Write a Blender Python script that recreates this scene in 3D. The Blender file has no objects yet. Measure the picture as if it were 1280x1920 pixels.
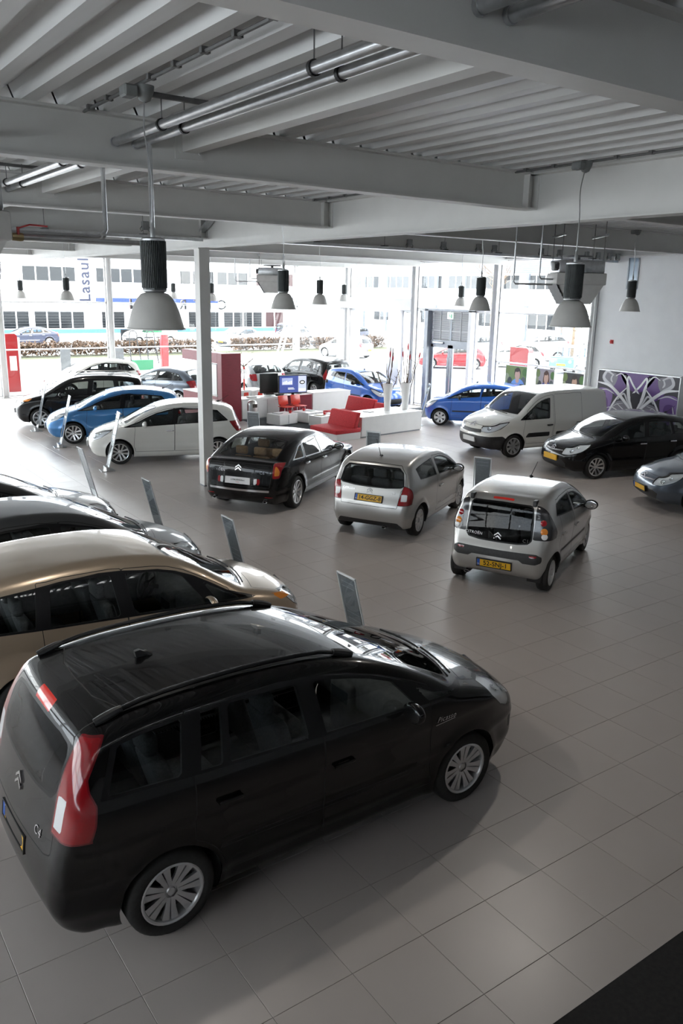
import bpy, bmesh, math, random
import numpy as np
from mathutils import Vector, Matrix
random.seed(7); np.random.seed(7)
scene=bpy.context.scene; C=scene.collection
PI=math.pi
# ------------------------------------------------------------------ camera
def set_camera():
    yaw,pitch,roll=math.radians(54.605),math.radians(14.967),math.radians(-1.1435)
    f=Vector((math.cos(yaw)*math.cos(pitch),math.sin(yaw)*math.cos(pitch),-math.sin(pitch)))
    r=Vector((math.sin(yaw),-math.cos(yaw),0)); d=f.cross(r)
    r2=r*math.cos(roll)+d*math.sin(roll); d2=d*math.cos(roll)-r*math.sin(roll)
    cam=bpy.data.cameras.new('camera'); o=bpy.data.objects.new('camera',cam); C.objects.link(o)
    M=Matrix((( r2.x,-d2.x,-f.x,-3.8547),( r2.y,-d2.y,-f.y,-3.5084),( r2.z,-d2.z,-f.z,4.2945),(0,0,0,1)))
    o.matrix_world=M
    cam.sensor_fit='VERTICAL'; cam.sensor_height=36; cam.sensor_width=24
    cam.lens=36*1538.2/1920; cam.clip_start=.05; cam.clip_end=400
    scene.camera=o
set_camera()
# ------------------------------------------------------------------ light, exposure
XR,YL,ZTOP=17.7,30.9,5.5
def set_light():
    w=bpy.data.worlds.new('sky'); scene.world=w; w.use_nodes=True
    N=w.node_tree.nodes; Lk=w.node_tree.links; bg=N['Background']
    tc=N.new('ShaderNodeTexCoord'); nz=N.new('ShaderNodeTexNoise'); nz.inputs['Scale'].default_value=3.; nz.inputs['Detail'].default_value=5
    r=N.new('ShaderNodeValToRGB'); r.color_ramp.elements[0].color=(.76,.83,.93,1); r.color_ramp.elements[0].position=.38
    r.color_ramp.elements[1].color=(1,1,1,1); r.color_ramp.elements[1].position=.6
    Lk.new(tc.outputs['Generated'],nz.inputs['Vector']); Lk.new(nz.outputs['Fac'],r.inputs[0]); Lk.new(r.outputs[0],bg.inputs[0])
    bg.inputs[1].default_value=SKY
    # portals in the glazed walls guide the daylight sampling
    def portal(loc,rot,sx,sy):
        l=bpy.data.lights.new('window_portal','AREA'); l.shape='RECTANGLE'; l.size=sx; l.size_y=sy; l.cycles.is_portal=True
        o=bpy.data.objects.new('window_portal',l); C.objects.link(o); o.location=loc; o.rotation_euler=rot
    portal((6.5,YL+.15,2.75),(-PI/2,0,0),22.5,5.5)
    portal((XR+.15,22.1,2.75),(0,PI/2,0),5.5,17.5)
    portal((-11.9,11,3.5),(0,-PI/2,0),3.0,39)
    scene.view_settings.view_transform='Standard'; scene.view_settings.look='None'; scene.view_settings.gamma=1
    scene.view_settings.use_curve_mapping=False; scene.view_settings.exposure=EXPOSURE
    cy=scene.cycles; cy.use_denoising=True; cy.use_light_tree=False; cy.max_bounces=6; cy.diffuse_bounces=4; cy.glossy_bounces=3; cy.transmission_bounces=6
    cy.transparent_max_bounces=10; cy.caustics_reflective=False; cy.caustics_refractive=False; cy.sample_clamp_indirect=6; cy.adaptive_threshold=.05
SKY=6.6; EXPOSURE=.84; LAMP_W=48.
set_light()
# ------------------------------------------------------------------ car builder
def catmull(pts, n=8, closed=False):
    P = np.array(pts, float); m = len(P); out = []
    rng = range(m) if closed else range(m-1)
    for i in rng:
        if closed: p0,p1,p2,p3 = P[(i-1)%m],P[i],P[(i+1)%m],P[(i+2)%m]
        else: p0,p1,p2,p3 = P[max(i-1,0)],P[i],P[i+1],P[min(i+2,m-1)]
        d = np.linalg.norm(p2-p1)
        def tan(a,b,c):
            la=np.linalg.norm(b-a); lb=np.linalg.norm(c-b)
            if la<1e-6 or lb<1e-6: return (c-a)/max(la+lb,1e-6)
            return ((b-a)/la*lb+(c-b)/lb*la)/(la+lb)
        m1 = tan(p0,p1,p2)*d; m2 = tan(p1,p2,p3)*d
        for k in range(n):
            t=k/n
            out.append((2*t**3-3*t*t+1)*p1+(t**3-2*t*t+t)*m1+(-2*t**3+3*t*t)*p2+(t**3-t*t)*m2)
    if not closed: out.append(P[-1])
    return np.array(out)

def poly_sd(px, pz, poly):
    """signed distance to a closed polygon, negative inside"""
    A = np.asarray(poly, float); B = np.roll(A, -1, 0)
    best = np.full(px.shape, 1e9); ins = np.zeros(px.shape, bool)
    for (ax,az),(bx,bz) in zip(A,B):
        ex,ez = bx-ax,bz-az; L2 = ex*ex+ez*ez
        if L2 < 1e-12: continue
        t = np.clip(((px-ax)*ex+(pz-az)*ez)/L2,0,1)
        d = (px-ax-t*ex)**2+(pz-az-t*ez)**2
        np.minimum(best,d,out=best)
        c = (az>pz)!=(bz>pz)
        if abs(ez)>1e-12: ins ^= c & (px < ax+(pz-az)/ez*ex)
    d = np.sqrt(best); return np.where(ins,-d,d)

def clip_half(poly, a, b):
    """keep the part of poly on the left of a->b"""
    out=[]; n=len(poly); a=np.array(a,float); b=np.array(b,float); e=b-a
    s=[e[0]*(p[1]-a[1])-e[1]*(p[0]-a[0]) for p in poly]
    for i in range(n):
        p,q=np.array(poly[i]),np.array(poly[(i+1)%n]); sp,sq=s[i],s[(i+1)%n]
        if sp>=0: out.append(p)
        if (sp>=0)!=(sq>=0): out.append(p+(q-p)*sp/(sp-sq))
    return out

def blur2(G, n):
    for _ in range(n):
        P=np.pad(G,1,mode='edge')
        G=(P[:-2,1:-1]+P[2:,1:-1]+2*P[1:-1,1:-1])/4
        P=np.pad(G,1,mode='edge')
        G=(P[1:-1,:-2]+P[1:-1,2:]+2*P[1:-1,1:-1])/4
    return G

class Shell:
    """a car body as a smooth closed surface, cut into named regions"""
    def __init__(s, D, res):
        s.D=D; s.res=res
        prof=catmull(D['profile'],8); s.prof=prof
        s.x0,s.x1=prof[:,0].min()-.12,prof[:,0].max()+.12
        s.z0,s.z1=prof[:,1].min()-.12,prof[:,1].max()+.12
        s.gs=.015
        gx=np.arange(s.x0-.4,s.x1+.4,s.gs); gz=np.arange(s.z0-.15,s.z1+.25,s.gs)
        s.gx0,s.gz0=gx[0],gz[0]
        X,Z=np.meshgrid(gx,gz,indexing='ij')
        s.G=blur2(poly_sd(X,Z,prof),D.get('blur',4))
        # roof height over x, along the centre line
        top=prof[:]; k=np.argsort(top[:,0])
        s.tx=gx
        inside=poly_sd(X,Z,prof)<0
        s.tz=np.where(inside.any(1),gz[np.where(inside.any(1),inside.shape[1]-1-inside[:,::-1].argmax(1),0)],0)
        pl=np.array(D['plan'],float)
        c=catmull(pl,10); s.plx,s.plw=c[:,0],c[:,1]
        o=np.argsort(s.plx); s.plx,s.plw=s.plx[o],s.plw[o]
        s.bf=D.get('bow_front',.22); s.br=D.get('bow_rear',.14); s.cz=D.get('camber',.05)
        s.k=D.get('round',.10)
        s.belt=D['belt']                      # (z at front, z at rear, x front, x rear)
        s.build()
    def top(s,x): return np.interp(x,s.tx,s.tz)
    def zb(s,x):
        b=s.belt; return b[0]+(b[1]-b[0])*np.clip((b[2]-x)/(b[2]-b[3]),-.2,1.2)
    def W(s,x,z):
        D=s.D; w=np.interp(x,s.plx,s.plw)
        zb=s.zb(x); d=z-zb; sh=D.get('shoulder',.03)
        up=np.logaddexp(0,d/.03)*.03
        w=w-up*D.get('tumble',.30)-up*up*D.get('tumble2',.15)
        dn=np.clip(-d-.12,0,None)
        w=w-dn*dn*D.get('tuck',.12)
        w=w+sh*.5*np.exp(-((d+.10)/.11)**2)
        for zc,a,wd in D.get('creases',[]):
            w=w+a*np.exp(-((z-zc)/wd)**2)
        r=D['wheel_r']
        for xa in (D['wb']/2,-D['wb']/2):
            rr=np.sqrt((x-xa)**2+(z-r)**2)
            w=w+D.get('flare',.022)*np.exp(-(np.clip(rr-(r+.05),0,None)/.06)**2)
        return w
    def f(s,x,y,z):
        ay=np.abs(y)
        b=np.where(x>0,s.bf*np.clip(x/1.2,0,1)**1, -s.br*np.clip(-x/1.2,0,1))
        xs=x+b*ay*ay; zs=z+s.cz*ay*ay
        u=(xs-s.gx0)/s.gs; v=(zs-s.gz0)/s.gs
        u=np.clip(u,0,s.G.shape[0]-1.001); v=np.clip(v,0,s.G.shape[1]-1.001)
        i=u.astype(int); j=v.astype(int); fu=u-i; fv=v-j; G=s.G
        a=(G[i,j]*(1-fu)+G[i+1,j]*fu)*(1-fv)+(G[i,j+1]*(1-fu)+G[i+1,j+1]*fu)*fv
        c=(ay-s.W(x,z))*.96
        h=np.clip(1-np.abs(a-c)/s.k,0,None)
        return np.maximum(a,c)+h*h*s.k/4
    def grad(s,P,e=.018):
        x,y,z=P.T
        g=np.stack([s.f(x+e,y,z)-s.f(x-e,y,z),s.f(x,y+e,z)-s.f(x,y-e,z),s.f(x,y,z+e)-s.f(x,y,z-e)],1)/(2*e)
        return g
    def build(s):
        h=s.res; wm=s.plw.max()+.12
        gx=np.arange(s.x0,s.x1+h,h); n=int(wm/h)+1; gy=(np.arange(-n,n+1)+.5)*h; gz=np.arange(s.z0,s.z1+h,h)
        X,Y,Z=np.meshgrid(gx,gy,gz,indexing='ij'); Gv=s.f(X,Y,Z); S=Gv<0
        def corner(a): return [a[i:a.shape[0]-1+i, j:a.shape[1]-1+j, k:a.shape[2]-1+k] for i in(0,1) for j in(0,1) for k in(0,1)]
        cs=np.stack(corner(S)); act=cs.any(0)&~cs.all(0)
        idx=-np.ones(act.shape,int); ai=np.argwhere(act); idx[act]=np.arange(len(ai))
        cv=np.stack(corner(Gv))[:,act].T
        offs=np.array([(i,j,k) for i in(0,1) for j in(0,1) for k in(0,1)],float)
        acc=np.zeros((len(ai),3)); cnt=np.zeros(len(ai))
        for p in range(8):
            for q in range(p+1,8):
                if np.abs(offs[p]-offs[q]).sum()!=1: continue
                a,b=cv[:,p],cv[:,q]; m=(a<0)!=(b<0); t=np.where(m,a/np.where(m,a-b,1),0)
                acc+=m[:,None]*(offs[p]+(offs[q]-offs[p])*t[:,None]); cnt+=m
        V=(ai+acc/cnt[:,None])*h+np.array([gx[0],gy[0],gz[0]])
        Q=[]
        for ax in range(3):
            sl0=[slice(None)]*3; sl1=[slice(None)]*3; sl0[ax]=slice(0,-1); sl1[ax]=slice(1,None)
            A,B=S[tuple(sl0)],S[tuple(sl1)]
            e=np.argwhere(A!=B); b,c=[k for k in range(3) if k!=ax]
            ok=(e[:,b]>0)&(e[:,c]>0)&(e[:,b]<S.shape[b]-1)&(e[:,c]<S.shape[c]-1); e=e[ok]
            fl=A[tuple(e.T)]
            def cell(db,dc):
                q=e.copy(); q[:,b]-=db; q[:,c]-=dc; return idx[tuple(q.T)]
            q=np.stack([cell(1,1),cell(0,1),cell(0,0),cell(1,0)],1)
            if ax==1: fl=~fl
            q[~fl]=q[~fl][:,::-1]; Q.append(q)
        Q=np.concatenate(Q)
        for _ in range(3):
            g=s.grad(V); d=s.f(*V.T); V=V-(np.clip(d,-h,h)/np.maximum((g*g).sum(1),.2))[:,None]*g*.9
        g=s.grad(V,.03); N=g/np.linalg.norm(g,axis=1)[:,None]
        F=np.concatenate([Q[:,[0,1,2]],Q[:,[0,2,3]]])
        # outward check
        c=V[F]; fn=np.cross(c[:,1]-c[:,0],c[:,2]-c[:,0]); flip=(fn*N[F[:,0]]).sum(1)<0
        F[flip]=F[flip][:,::-1]
        s.V,s.N,s.F=V,N,F; s.L=np.zeros(len(F),int); s.names=['body']
    # --- cutting
    def split(s, d, allowed):
        """split triangles (with a label in allowed) along d=0"""
        F,L=s.F,s.L
        d=np.where(np.abs(d)<1e-6,1e-6,d)
        sg=d[F]<0; cut=np.isin(L,allowed)&sg.any(1)&~sg.all(1)
        if not cut.any(): return d
        C=F[cut]; sc=sg[cut]; Lc=L[cut]
        odd=np.where(sc.sum(1)==1,sc.argmax(1),(~sc).argmax(1))
        r=np.arange(len(C)); a=C[r,odd]; b=C[r,(odd+1)%3]; c=C[r,(odd+2)%3]
        E=np.concatenate([np.stack([a,b],1),np.stack([a,c],1)]); Es=np.sort(E,1)
        u,inv=np.unique(Es,axis=0,return_inverse=True); inv=inv.ravel()
        t=d[u[:,0]]/(d[u[:,0]]-d[u[:,1]])
        nv=s.V[u[:,0]]+(s.V[u[:,1]]-s.V[u[:,0]])*t[:,None]
        nn=s.N[u[:,0]]+(s.N[u[:,1]]-s.N[u[:,0]])*t[:,None]; nn/=np.linalg.norm(nn,axis=1)[:,None]
        base=len(s.V); ab=base+inv[:len(C)]; ac=base+inv[len(C):]
        s.V=np.concatenate([s.V,nv]); s.N=np.concatenate([s.N,nn])
        s._nd=np.concatenate([d,np.zeros(len(nv))])
        s.F=np.concatenate([F[~cut],np.stack([a,ab,ac],1),np.stack([ab,b,c],1),np.stack([ab,c,ac],1)])
        s.L=np.concatenate([L[~cut],Lc,Lc,Lc])
        return s._nd
    def field(s, view, poly, ymin=0, smooth=0, extra=None):
        P=np.array(poly,float)
        if view!='S': P[np.abs(P[:,1 if view=='T' else 0])<1e-6,1 if view=='T' else 0]=-.3
        if smooth: P=catmull(P,smooth,True)
        x,y,z=s.V.T
        if view=='S': d=poly_sd(x,z,P)
        elif view=='R' or view=='F': d=poly_sd(np.abs(y),z,P)
        else: d=poly_sd(x,np.abs(y),P)
        if view=='R': d=np.maximum(d,x+.15)
        if view=='F': d=np.maximum(d,.15-x)
        if view=='T': d=np.maximum(d,.45-z)
        if ymin: d=np.maximum(d,ymin-np.abs(y))
        if extra is not None: d=np.maximum(d,extra(x,y,z))
        return d
    def region(s, name, view, poly, ymin=0, smooth=0, ring=0, ring_name=None, allowed=('body',), extra=None, levels=None):
        ids=[i for i,n in enumerate(s.names) if n in allowed]
        d=s.field(view,poly,ymin,smooth,extra)
        s.split(d,ids)
        d=s.field(view,poly,ymin,smooth,extra)
        tri=d[s.F]; inside=(np.max(np.where(np.abs(tri)<2e-4,-1,tri),1)<=0)|(tri.mean(1)<0)
        inside&=np.isin(s.L,ids)
        if name not in s.names: s.names.append(name)
        nid=s.names.index(name)
        if ring:
            if ring_name not in s.names: s.names.append(ring_name)
            rid=s.names.index(ring_name)
            s.L[inside]=nid
            d=s.field(view,poly,ymin,smooth,extra)+ring
            s.split(d,[nid])
            d=s.field(view,poly,ymin,smooth,extra)+ring
            m=(d[s.F].mean(1)>0)&(s.L==nid)
            s.L[m]=rid
        else: s.L[inside]=nid
    def delete(s,name):
        if name in s.names:
            k=s.L!=s.names.index(name); s.F=s.F[k]; s.L=s.L[k]
    def mesh(s, name, side=0, offset=0, mask=None, flip=False):
        """arrays of one region"""
        m=np.zeros(len(s.F),bool)
        for n in ([name] if isinstance(name,str) else name):
            if n in s.names: m|=s.L==s.names.index(n)
        cy=s.V[s.F][:,:,1].mean(1)
        if side: m&=(cy*side>0)
        if mask is not None: m&=mask(s.V[s.F].mean(1))
        F=s.F[m]
        if not len(F): return None
        u,inv=np.unique(F,return_inverse=True); F2=inv.reshape(-1,3)
        V=s.V[u]+s.N[u]*offset; N=s.N[u]
        if flip: F2=F2[:,::-1]; N=-N
        return V,F2,N
    # --- points on the surface
    def cast(s, o, d, n=160, length=3.0):
        o=np.array(o,float); d=np.array(d,float); d/=np.linalg.norm(d)
        t=np.linspace(0,length,n); P=o+t[:,None]*d; v=s.f(*P.T)
        k=np.argmax(v<0)
        if v[k]>=0: return None,None
        a,b=t[k-1],t[k]
        for _ in range(20):
            m=(a+b)/2; p=(o+m*d)[None]
            if s.f(*p.T)[0]<0: b=m
            else: a=m
        p=(o+a*d)[None]; g=s.grad(p)[0]
        return p[0],g/np.linalg.norm(g)
    def side_pt(s,x,z,sign=1): return s.cast((x,sign*1.6,z),(0,-sign,0))
    def rear_pt(s,y,z): return s.cast((s.x0-.5,y,z),(1,0,0))
    def front_pt(s,y,z): return s.cast((s.x1+.5,y,z),(-1,0,0))
    def top_pt(s,x,y): return s.cast((x,y,2.6),(0,0,-1))

def mesh_arr(name, V, F, N=None, mat=None, parent=None):
    me=bpy.data.meshes.new(name)
    me.vertices.add(len(V)); me.vertices.foreach_set('co',np.ascontiguousarray(V,dtype=np.float32).ravel())
    F=np.ascontiguousarray(F,dtype=np.int32)
    me.loops.add(F.size); me.loops.foreach_set('vertex_index',F.ravel())
    k=F.shape[1]
    me.polygons.add(len(F)); me.polygons.foreach_set('loop_start',np.arange(0,F.size,k,dtype=np.int32))
    me.polygons.foreach_set('loop_total',np.full(len(F),k,dtype=np.int32))
    me.update(calc_edges=True); me.validate()
    me.polygons.foreach_set('use_smooth',np.ones(len(me.polygons),bool))
    if N is not None and len(me.vertices)==len(N):
        me.normals_split_custom_set_from_vertices(np.ascontiguousarray(N,dtype=np.float32))
    if mat: me.materials.append(mat)
    o=bpy.data.objects.new(name,me); C.objects.link(o)
    if parent: o.parent=parent
    return o
# ------------------------------------------------------------------ materials
def mat(name, col=(.8,.8,.8), rough=.5, metal=0., coat=0., spec=.5, emit=None, estr=1., alpha=1., trans=0.):
    m=bpy.data.materials.get(name)
    if m: return m
    m=bpy.data.materials.new(name); m.use_nodes=True
    b=m.node_tree.nodes['Principled BSDF']
    b.inputs['Base Color'].default_value=(*col,1); b.inputs['Roughness'].default_value=rough
    b.inputs['Metallic'].default_value=metal; b.inputs['Coat Weight'].default_value=coat
    b.inputs['Coat Roughness'].default_value=.03
    b.inputs['Specular IOR Level'].default_value=spec
    b.inputs['Transmission Weight'].default_value=trans
    if emit: b.inputs['Emission Color'].default_value=(*emit,1); b.inputs['Emission Strength'].default_value=estr
    if alpha<1: b.inputs['Alpha'].default_value=alpha
    m.diffuse_color=(*col,1)
    return m
def nodes(m): return m.node_tree.nodes, m.node_tree.links, m.node_tree.nodes['Principled BSDF']
def noise_colour(m, a, b, scale=6., detail=3., coord='Object', rough_var=0., bump=0., stretch=None):
    """procedural colour variation (and a little relief) on a principled material"""
    N,Lk,B=nodes(m)
    tc=N.new('ShaderNodeTexCoord'); nz=N.new('ShaderNodeTexNoise'); nz.inputs['Scale'].default_value=scale; nz.inputs['Detail'].default_value=detail
    src=tc.outputs[coord]
    if stretch:
        mp=N.new('ShaderNodeMapping'); mp.inputs['Scale'].default_value=stretch; Lk.new(src,mp.inputs[0]); src=mp.outputs[0]
    Lk.new(src,nz.inputs['Vector'])
    r=N.new('ShaderNodeValToRGB'); r.color_ramp.elements[0].color=(*a,1); r.color_ramp.elements[1].color=(*b,1)
    r.color_ramp.elements[0].position=.3; r.color_ramp.elements[1].position=.7
    Lk.new(nz.outputs['Fac'],r.inputs[0]); Lk.new(r.outputs[0],B.inputs['Base Color'])
    if bump:
        bp=N.new('ShaderNodeBump'); bp.inputs['Strength'].default_value=bump; bp.inputs['Distance'].default_value=.01
        Lk.new(nz.outputs['Fac'],bp.inputs['Height']); Lk.new(bp.outputs[0],B.inputs['Normal'])
    return m
def glass(name, tint=(.6,.62,.6), rough=.0, ior=1.45):
    """thin sheet of glass: transparent with a Fresnel reflection"""
    m=bpy.data.materials.get(name)
    if m: return m
    m=bpy.data.materials.new(name); m.use_nodes=True; N=m.node_tree.nodes; Lk=m.node_tree.links; N.clear()
    o=N.new('ShaderNodeOutputMaterial'); mx=N.new('ShaderNodeMixShader'); t=N.new('ShaderNodeBsdfTransparent'); g=N.new('ShaderNodeBsdfGlossy'); fr=N.new('ShaderNodeFresnel')
    t.inputs[0].default_value=(*tint,1); g.inputs['Roughness'].default_value=rough; 
    ge=N.new('ShaderNodeNewGeometry'); mr=N.new('ShaderNodeMapRange'); mr.inputs['To Min'].default_value=ior; mr.inputs['To Max'].default_value=1/ior
    Lk.new(ge.outputs['Backfacing'],mr.inputs['Value']); Lk.new(mr.outputs[0],fr.inputs['IOR'])   # same reflection from both sides of the sheet
    g.inputs['Color'].default_value=(1,1,1,1)
    Lk.new(fr.outputs[0],mx.inputs[0]); Lk.new(t.outputs[0],mx.inputs[1]); Lk.new(g.outputs[0],mx.inputs[2]); Lk.new(mx.outputs[0],o.inputs[0])
    m.diffuse_color=(*tint,.4)
    return m

# ------------------------------------------------------------------ mesh builder
class MB:
    def __init__(s): s.v=[]; s.f=[]
    def add(s,vs,fs):
        b=len(s.v); s.v+= [tuple(p) for p in vs]; s.f+=[tuple(b+i for i in q) for q in fs]; return s
    def box(s,x0,x1,y0,y1,z0,z1):
        return s.add([(x0,y0,z0),(x1,y0,z0),(x1,y1,z0),(x0,y1,z0),(x0,y0,z1),(x1,y0,z1),(x1,y1,z1),(x0,y1,z1)],
            [(0,3,2,1),(4,5,6,7),(0,1,5,4),(1,2,6,5),(2,3,7,6),(3,0,4,7)])
    def cbox(s,c,d,R=None):
        q=[]; 
        for k in range(8):
            p=Vector(((k&1)*2-1,((k>>1)&1)*2-1,((k>>2)&1)*2-1)); p=Vector((p.x*d[0]/2,p.y*d[1]/2,p.z*d[2]/2))
            if R is not None: p=R@p
            q.append(p+Vector(c))
        return s.add(q,[(0,2,3,1),(4,5,7,6),(0,1,5,4),(1,3,7,5),(3,2,6,7),(2,0,4,6)])
    def rbox(s,x0,x1,y0,y1,z0,z1,r=.02,n=3):
        """box with rounded vertical and horizontal edges"""
        bm=bmesh.new(); bmesh.ops.create_cube(bm,size=1)
        for v in bm.verts: v.co=Vector((x0+(v.co.x+.5)*(x1-x0),y0+(v.co.y+.5)*(y1-y0),z0+(v.co.z+.5)*(z1-z0)))
        bmesh.ops.bevel(bm,geom=bm.edges[:],offset=r,segments=n,affect='EDGES',profile=.5)
        bm.verts.index_update()
        s.add([v.co[:] for v in bm.verts],[[v.index for v in f.verts] for f in bm.faces]); bm.free(); return s
    def tube(s,pts,r,n=8,cap=True,closed=False):
        P=[Vector(p) for p in pts]; m=len(P); rs=r if isinstance(r,(list,tuple)) else [r]*m
        T=[]
        for i in range(m):
            if closed: t=P[(i+1)%m]-P[i-1]
            else: t=P[min(i+1,m-1)]-P[max(i-1,0)]
            T.append(t.normalized())
        u=T[0].orthogonal().normalized(); base=len(s.v)
        for i in range(m):
            u=(u-T[i]*u.dot(T[i])); u.normalize(); w=T[i].cross(u)
            for k in range(n):
                a=2*PI*k/n; s.v.append(tuple(P[i]+(u*math.cos(a)+w*math.sin(a))*rs[i]))
        for i in range(m if closed else m-1):
            j=(i+1)%m
            for k in range(n):
                l=(k+1)%n; s.f.append((base+i*n+k,base+i*n+l,base+j*n+l,base+j*n+k))
        if cap and not closed:
            s.f.append(tuple(base+k for k in range(n))[::-1]); s.f.append(tuple(base+(m-1)*n+k for k in range(n)))
        return s
    def bar(s,p,q,w,h,up=(0,0,1)):
        p=Vector(p);q=Vector(q); t=(q-p).normalized(); up=Vector(up); a=t.cross(up)
        if a.length<1e-4: a=t.orthogonal()
        a.normalize(); b=a.cross(t).normalized(); c=[]
        for e in (p,q):
            for sa,sb in((-1,-1),(1,-1),(1,1),(-1,1)): c.append(e+a*sa*w/2+b*sb*h/2)
        return s.add(c,[(3,2,1,0),(4,5,6,7),(0,1,5,4),(1,2,6,5),(2,3,7,6),(3,0,4,7)])
    def lathe(s,prof,n=24,M=None,close=False):
        """prof: (radius, height) pairs turned round z, then moved by M"""
        base=len(s.v); m=len(prof)
        for r,z in prof:
            for k in range(n):
                a=2*PI*k/n; p=Vector((r*math.cos(a),r*math.sin(a),z)); s.v.append(tuple(M@p if M is not None else p))
        for i in range(m-1 if not close else m):
            j=(i+1)%m
            for k in range(n):
                l=(k+1)%n; s.f.append((base+i*n+k,base+i*n+l,base+j*n+l,base+j*n+k))
        return s
    def prism(s,poly,d,M=None,z0=0.):
        """polygon in xy, extruded along z from z0 to z0+d"""
        n=len(poly); base=len(s.v)
        for z in (z0,z0+d):
            for p in poly:
                q=Vector((p[0],p[1],z)); s.v.append(tuple(M@q if M is not None else q))
        s.f.append(tuple(base+k for k in range(n))[::-1]); s.f.append(tuple(base+n+k for k in range(n)))
        for k in range(n):
            l=(k+1)%n; s.f.append((base+k,base+l,base+n+l,base+n+k))
        return s
    def ell(s,c,r,n=12,m=8,R=None):
        pr=[]; base=len(s.v); c=Vector(c)
        for i in range(m+1):
            t=PI*i/m
            for k in range(n):
                a=2*PI*k/n; p=Vector((r[0]*math.sin(t)*math.cos(a),r[1]*math.sin(t)*math.sin(a),-r[2]*math.cos(t)))
                if R is not None: p=R@p
                s.v.append(tuple(c+p))
        for i in range(m):
            for k in range(n):
                l=(k+1)%n; s.f.append((base+i*n+k,base+i*n+l,base+(i+1)*n+l,base+(i+1)*n+k))
        return s
    def build(s,name,m=None,parent=None,smooth=False,angle=None,loc=None):
        me=bpy.data.meshes.new(name); me.from_pydata(s.v,[],s.f); me.update()
        if m: me.materials.append(m)
        if smooth:
            me.polygons.foreach_set('use_smooth',[True]*len(me.polygons))
            if angle is None: angle=35
            me.set_sharp_from_angle(angle=math.radians(angle))
        o=bpy.data.objects.new(name,me); C.objects.link(o)
        if parent: o.parent=parent
        if loc: o.location=loc
        return o
def tag(o,label,cat,group=None,kind=None):
    o['label']=label; o['category']=cat
    if group: o['group']=group
    if kind: o['kind']=kind
    return o
def struct(o): o['kind']='structure'; return o
def empty(name,loc=(0,0,0),rz=0.):
    o=bpy.data.objects.new(name,None); C.objects.link(o); o.location=loc; o.rotation_euler=(0,0,rz); return o
def copy_tree(o,parent=None,swap=None):
    c=o.copy(); C.objects.link(c); c.parent=parent
    if swap and c.type=='MESH':
        for sl in c.material_slots:
            if sl.material in swap:
                nm=swap[sl.material]; sl.link='OBJECT'; sl.material=nm
    for ch in list(o.children): copy_tree(ch,c,swap)
    return c
def text_mesh(name,txt,size,m,parent=None,M=None,depth=.002,align='CENTER',shear=0.,spacing=1.,bold=0.):
    cu=bpy.data.curves.new(name,'FONT'); cu.body=txt; cu.size=size; cu.align_x=align; cu.align_y='CENTER'
    cu.extrude=depth; cu.shear=shear; cu.space_character=spacing; cu.resolution_u=3; cu.offset=bold
    t=bpy.data.objects.new(name,cu)
    me=bpy.data.meshes.new_from_object(t)
    bpy.data.objects.remove(t); bpy.data.curves.remove(cu)
    me.materials.clear(); me.materials.append(m)
    if M is not None: me.transform(M)
    o=bpy.data.objects.new(name,me); C.objects.link(o); me.name=name
    if parent: o.parent=parent
    return o
def frame_at(p,n,up=(0,0,1)):
    """matrix whose z axis is n, y axis close to up"""
    n=Vector(n).normalized(); x=Vector(up).cross(n).normalized(); y=n.cross(x)
    M=Matrix.Identity(4)
    for i in range(3): M[i][0],M[i][1],M[i][2],M[i][3]=x[i],y[i],n[i],p[i]
    return M
# ------------------------------------------------------------------ car materials
GL=glass('car_glass',(.62,.66,.65),ior=1.42); GLD=glass('car_glass_dark',(.22,.24,.25),ior=1.3); GLC=glass('lamp_glass',(.92,.95,.97))
M_GAP=mat('panel_gap',(.008,.008,.008),.7); M_SEAL=mat('rubber_seal',(.006,.006,.007),.3,spec=.3)
M_TYRE=noise_colour(mat('tyre_rubber',(.018,.018,.018),.75),(.014,.014,.014),(.024,.024,.024),40)
M_RIM=mat('wheel_silver',(.62,.62,.63),.28,.7); M_RIMD=mat('wheel_dark',(.03,.03,.032),.4,.3)
M_CHROME=mat('chrome',(.8,.8,.82),.08,1.); M_PLASTIC=noise_colour(mat('black_plastic',(.02,.02,.021),.5),(.016,.016,.017),(.026,.026,.027),30)
M_INT=noise_colour(mat('cabin_trim',(.10,.10,.105),.75),(.085,.085,.09),(.12,.12,.125),20)
M_SEAT=noise_colour(mat('seat_fabric',(.09,.09,.095),.9),(.07,.07,.075),(.12,.12,.125),60)
M_TAN=noise_colour(mat('seat_tan',(.36,.2,.1),.7),(.3,.17,.08),(.42,.25,.13),30)
M_RED=mat('lamp_red',(.30,.007,.012),.1,0,.6); M_RED2=mat('lamp_red_bright',(.75,.04,.03),.12,0,.6)
M_ORANGE=mat('lamp_orange',(.75,.25,.03),.12,0,.6); M_CLEAR=mat('lamp_clear',(.85,.86,.88),.25,.0,.8)
M_PLY=mat('plate_yellow',(.85,.48,.02),.4); M_PLW=mat('plate_white',(.85,.85,.85),.4); M_PLB=mat('plate_blue',(.03,.12,.5),.4)
M_INK=mat('plate_ink',(.01,.01,.01),.5); M_INKR=mat('plate_ink_red',(.5,.05,.05),.5)
M_MIRR=mat('mirror_glass',(.85,.87,.9),.02,1.)
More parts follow.
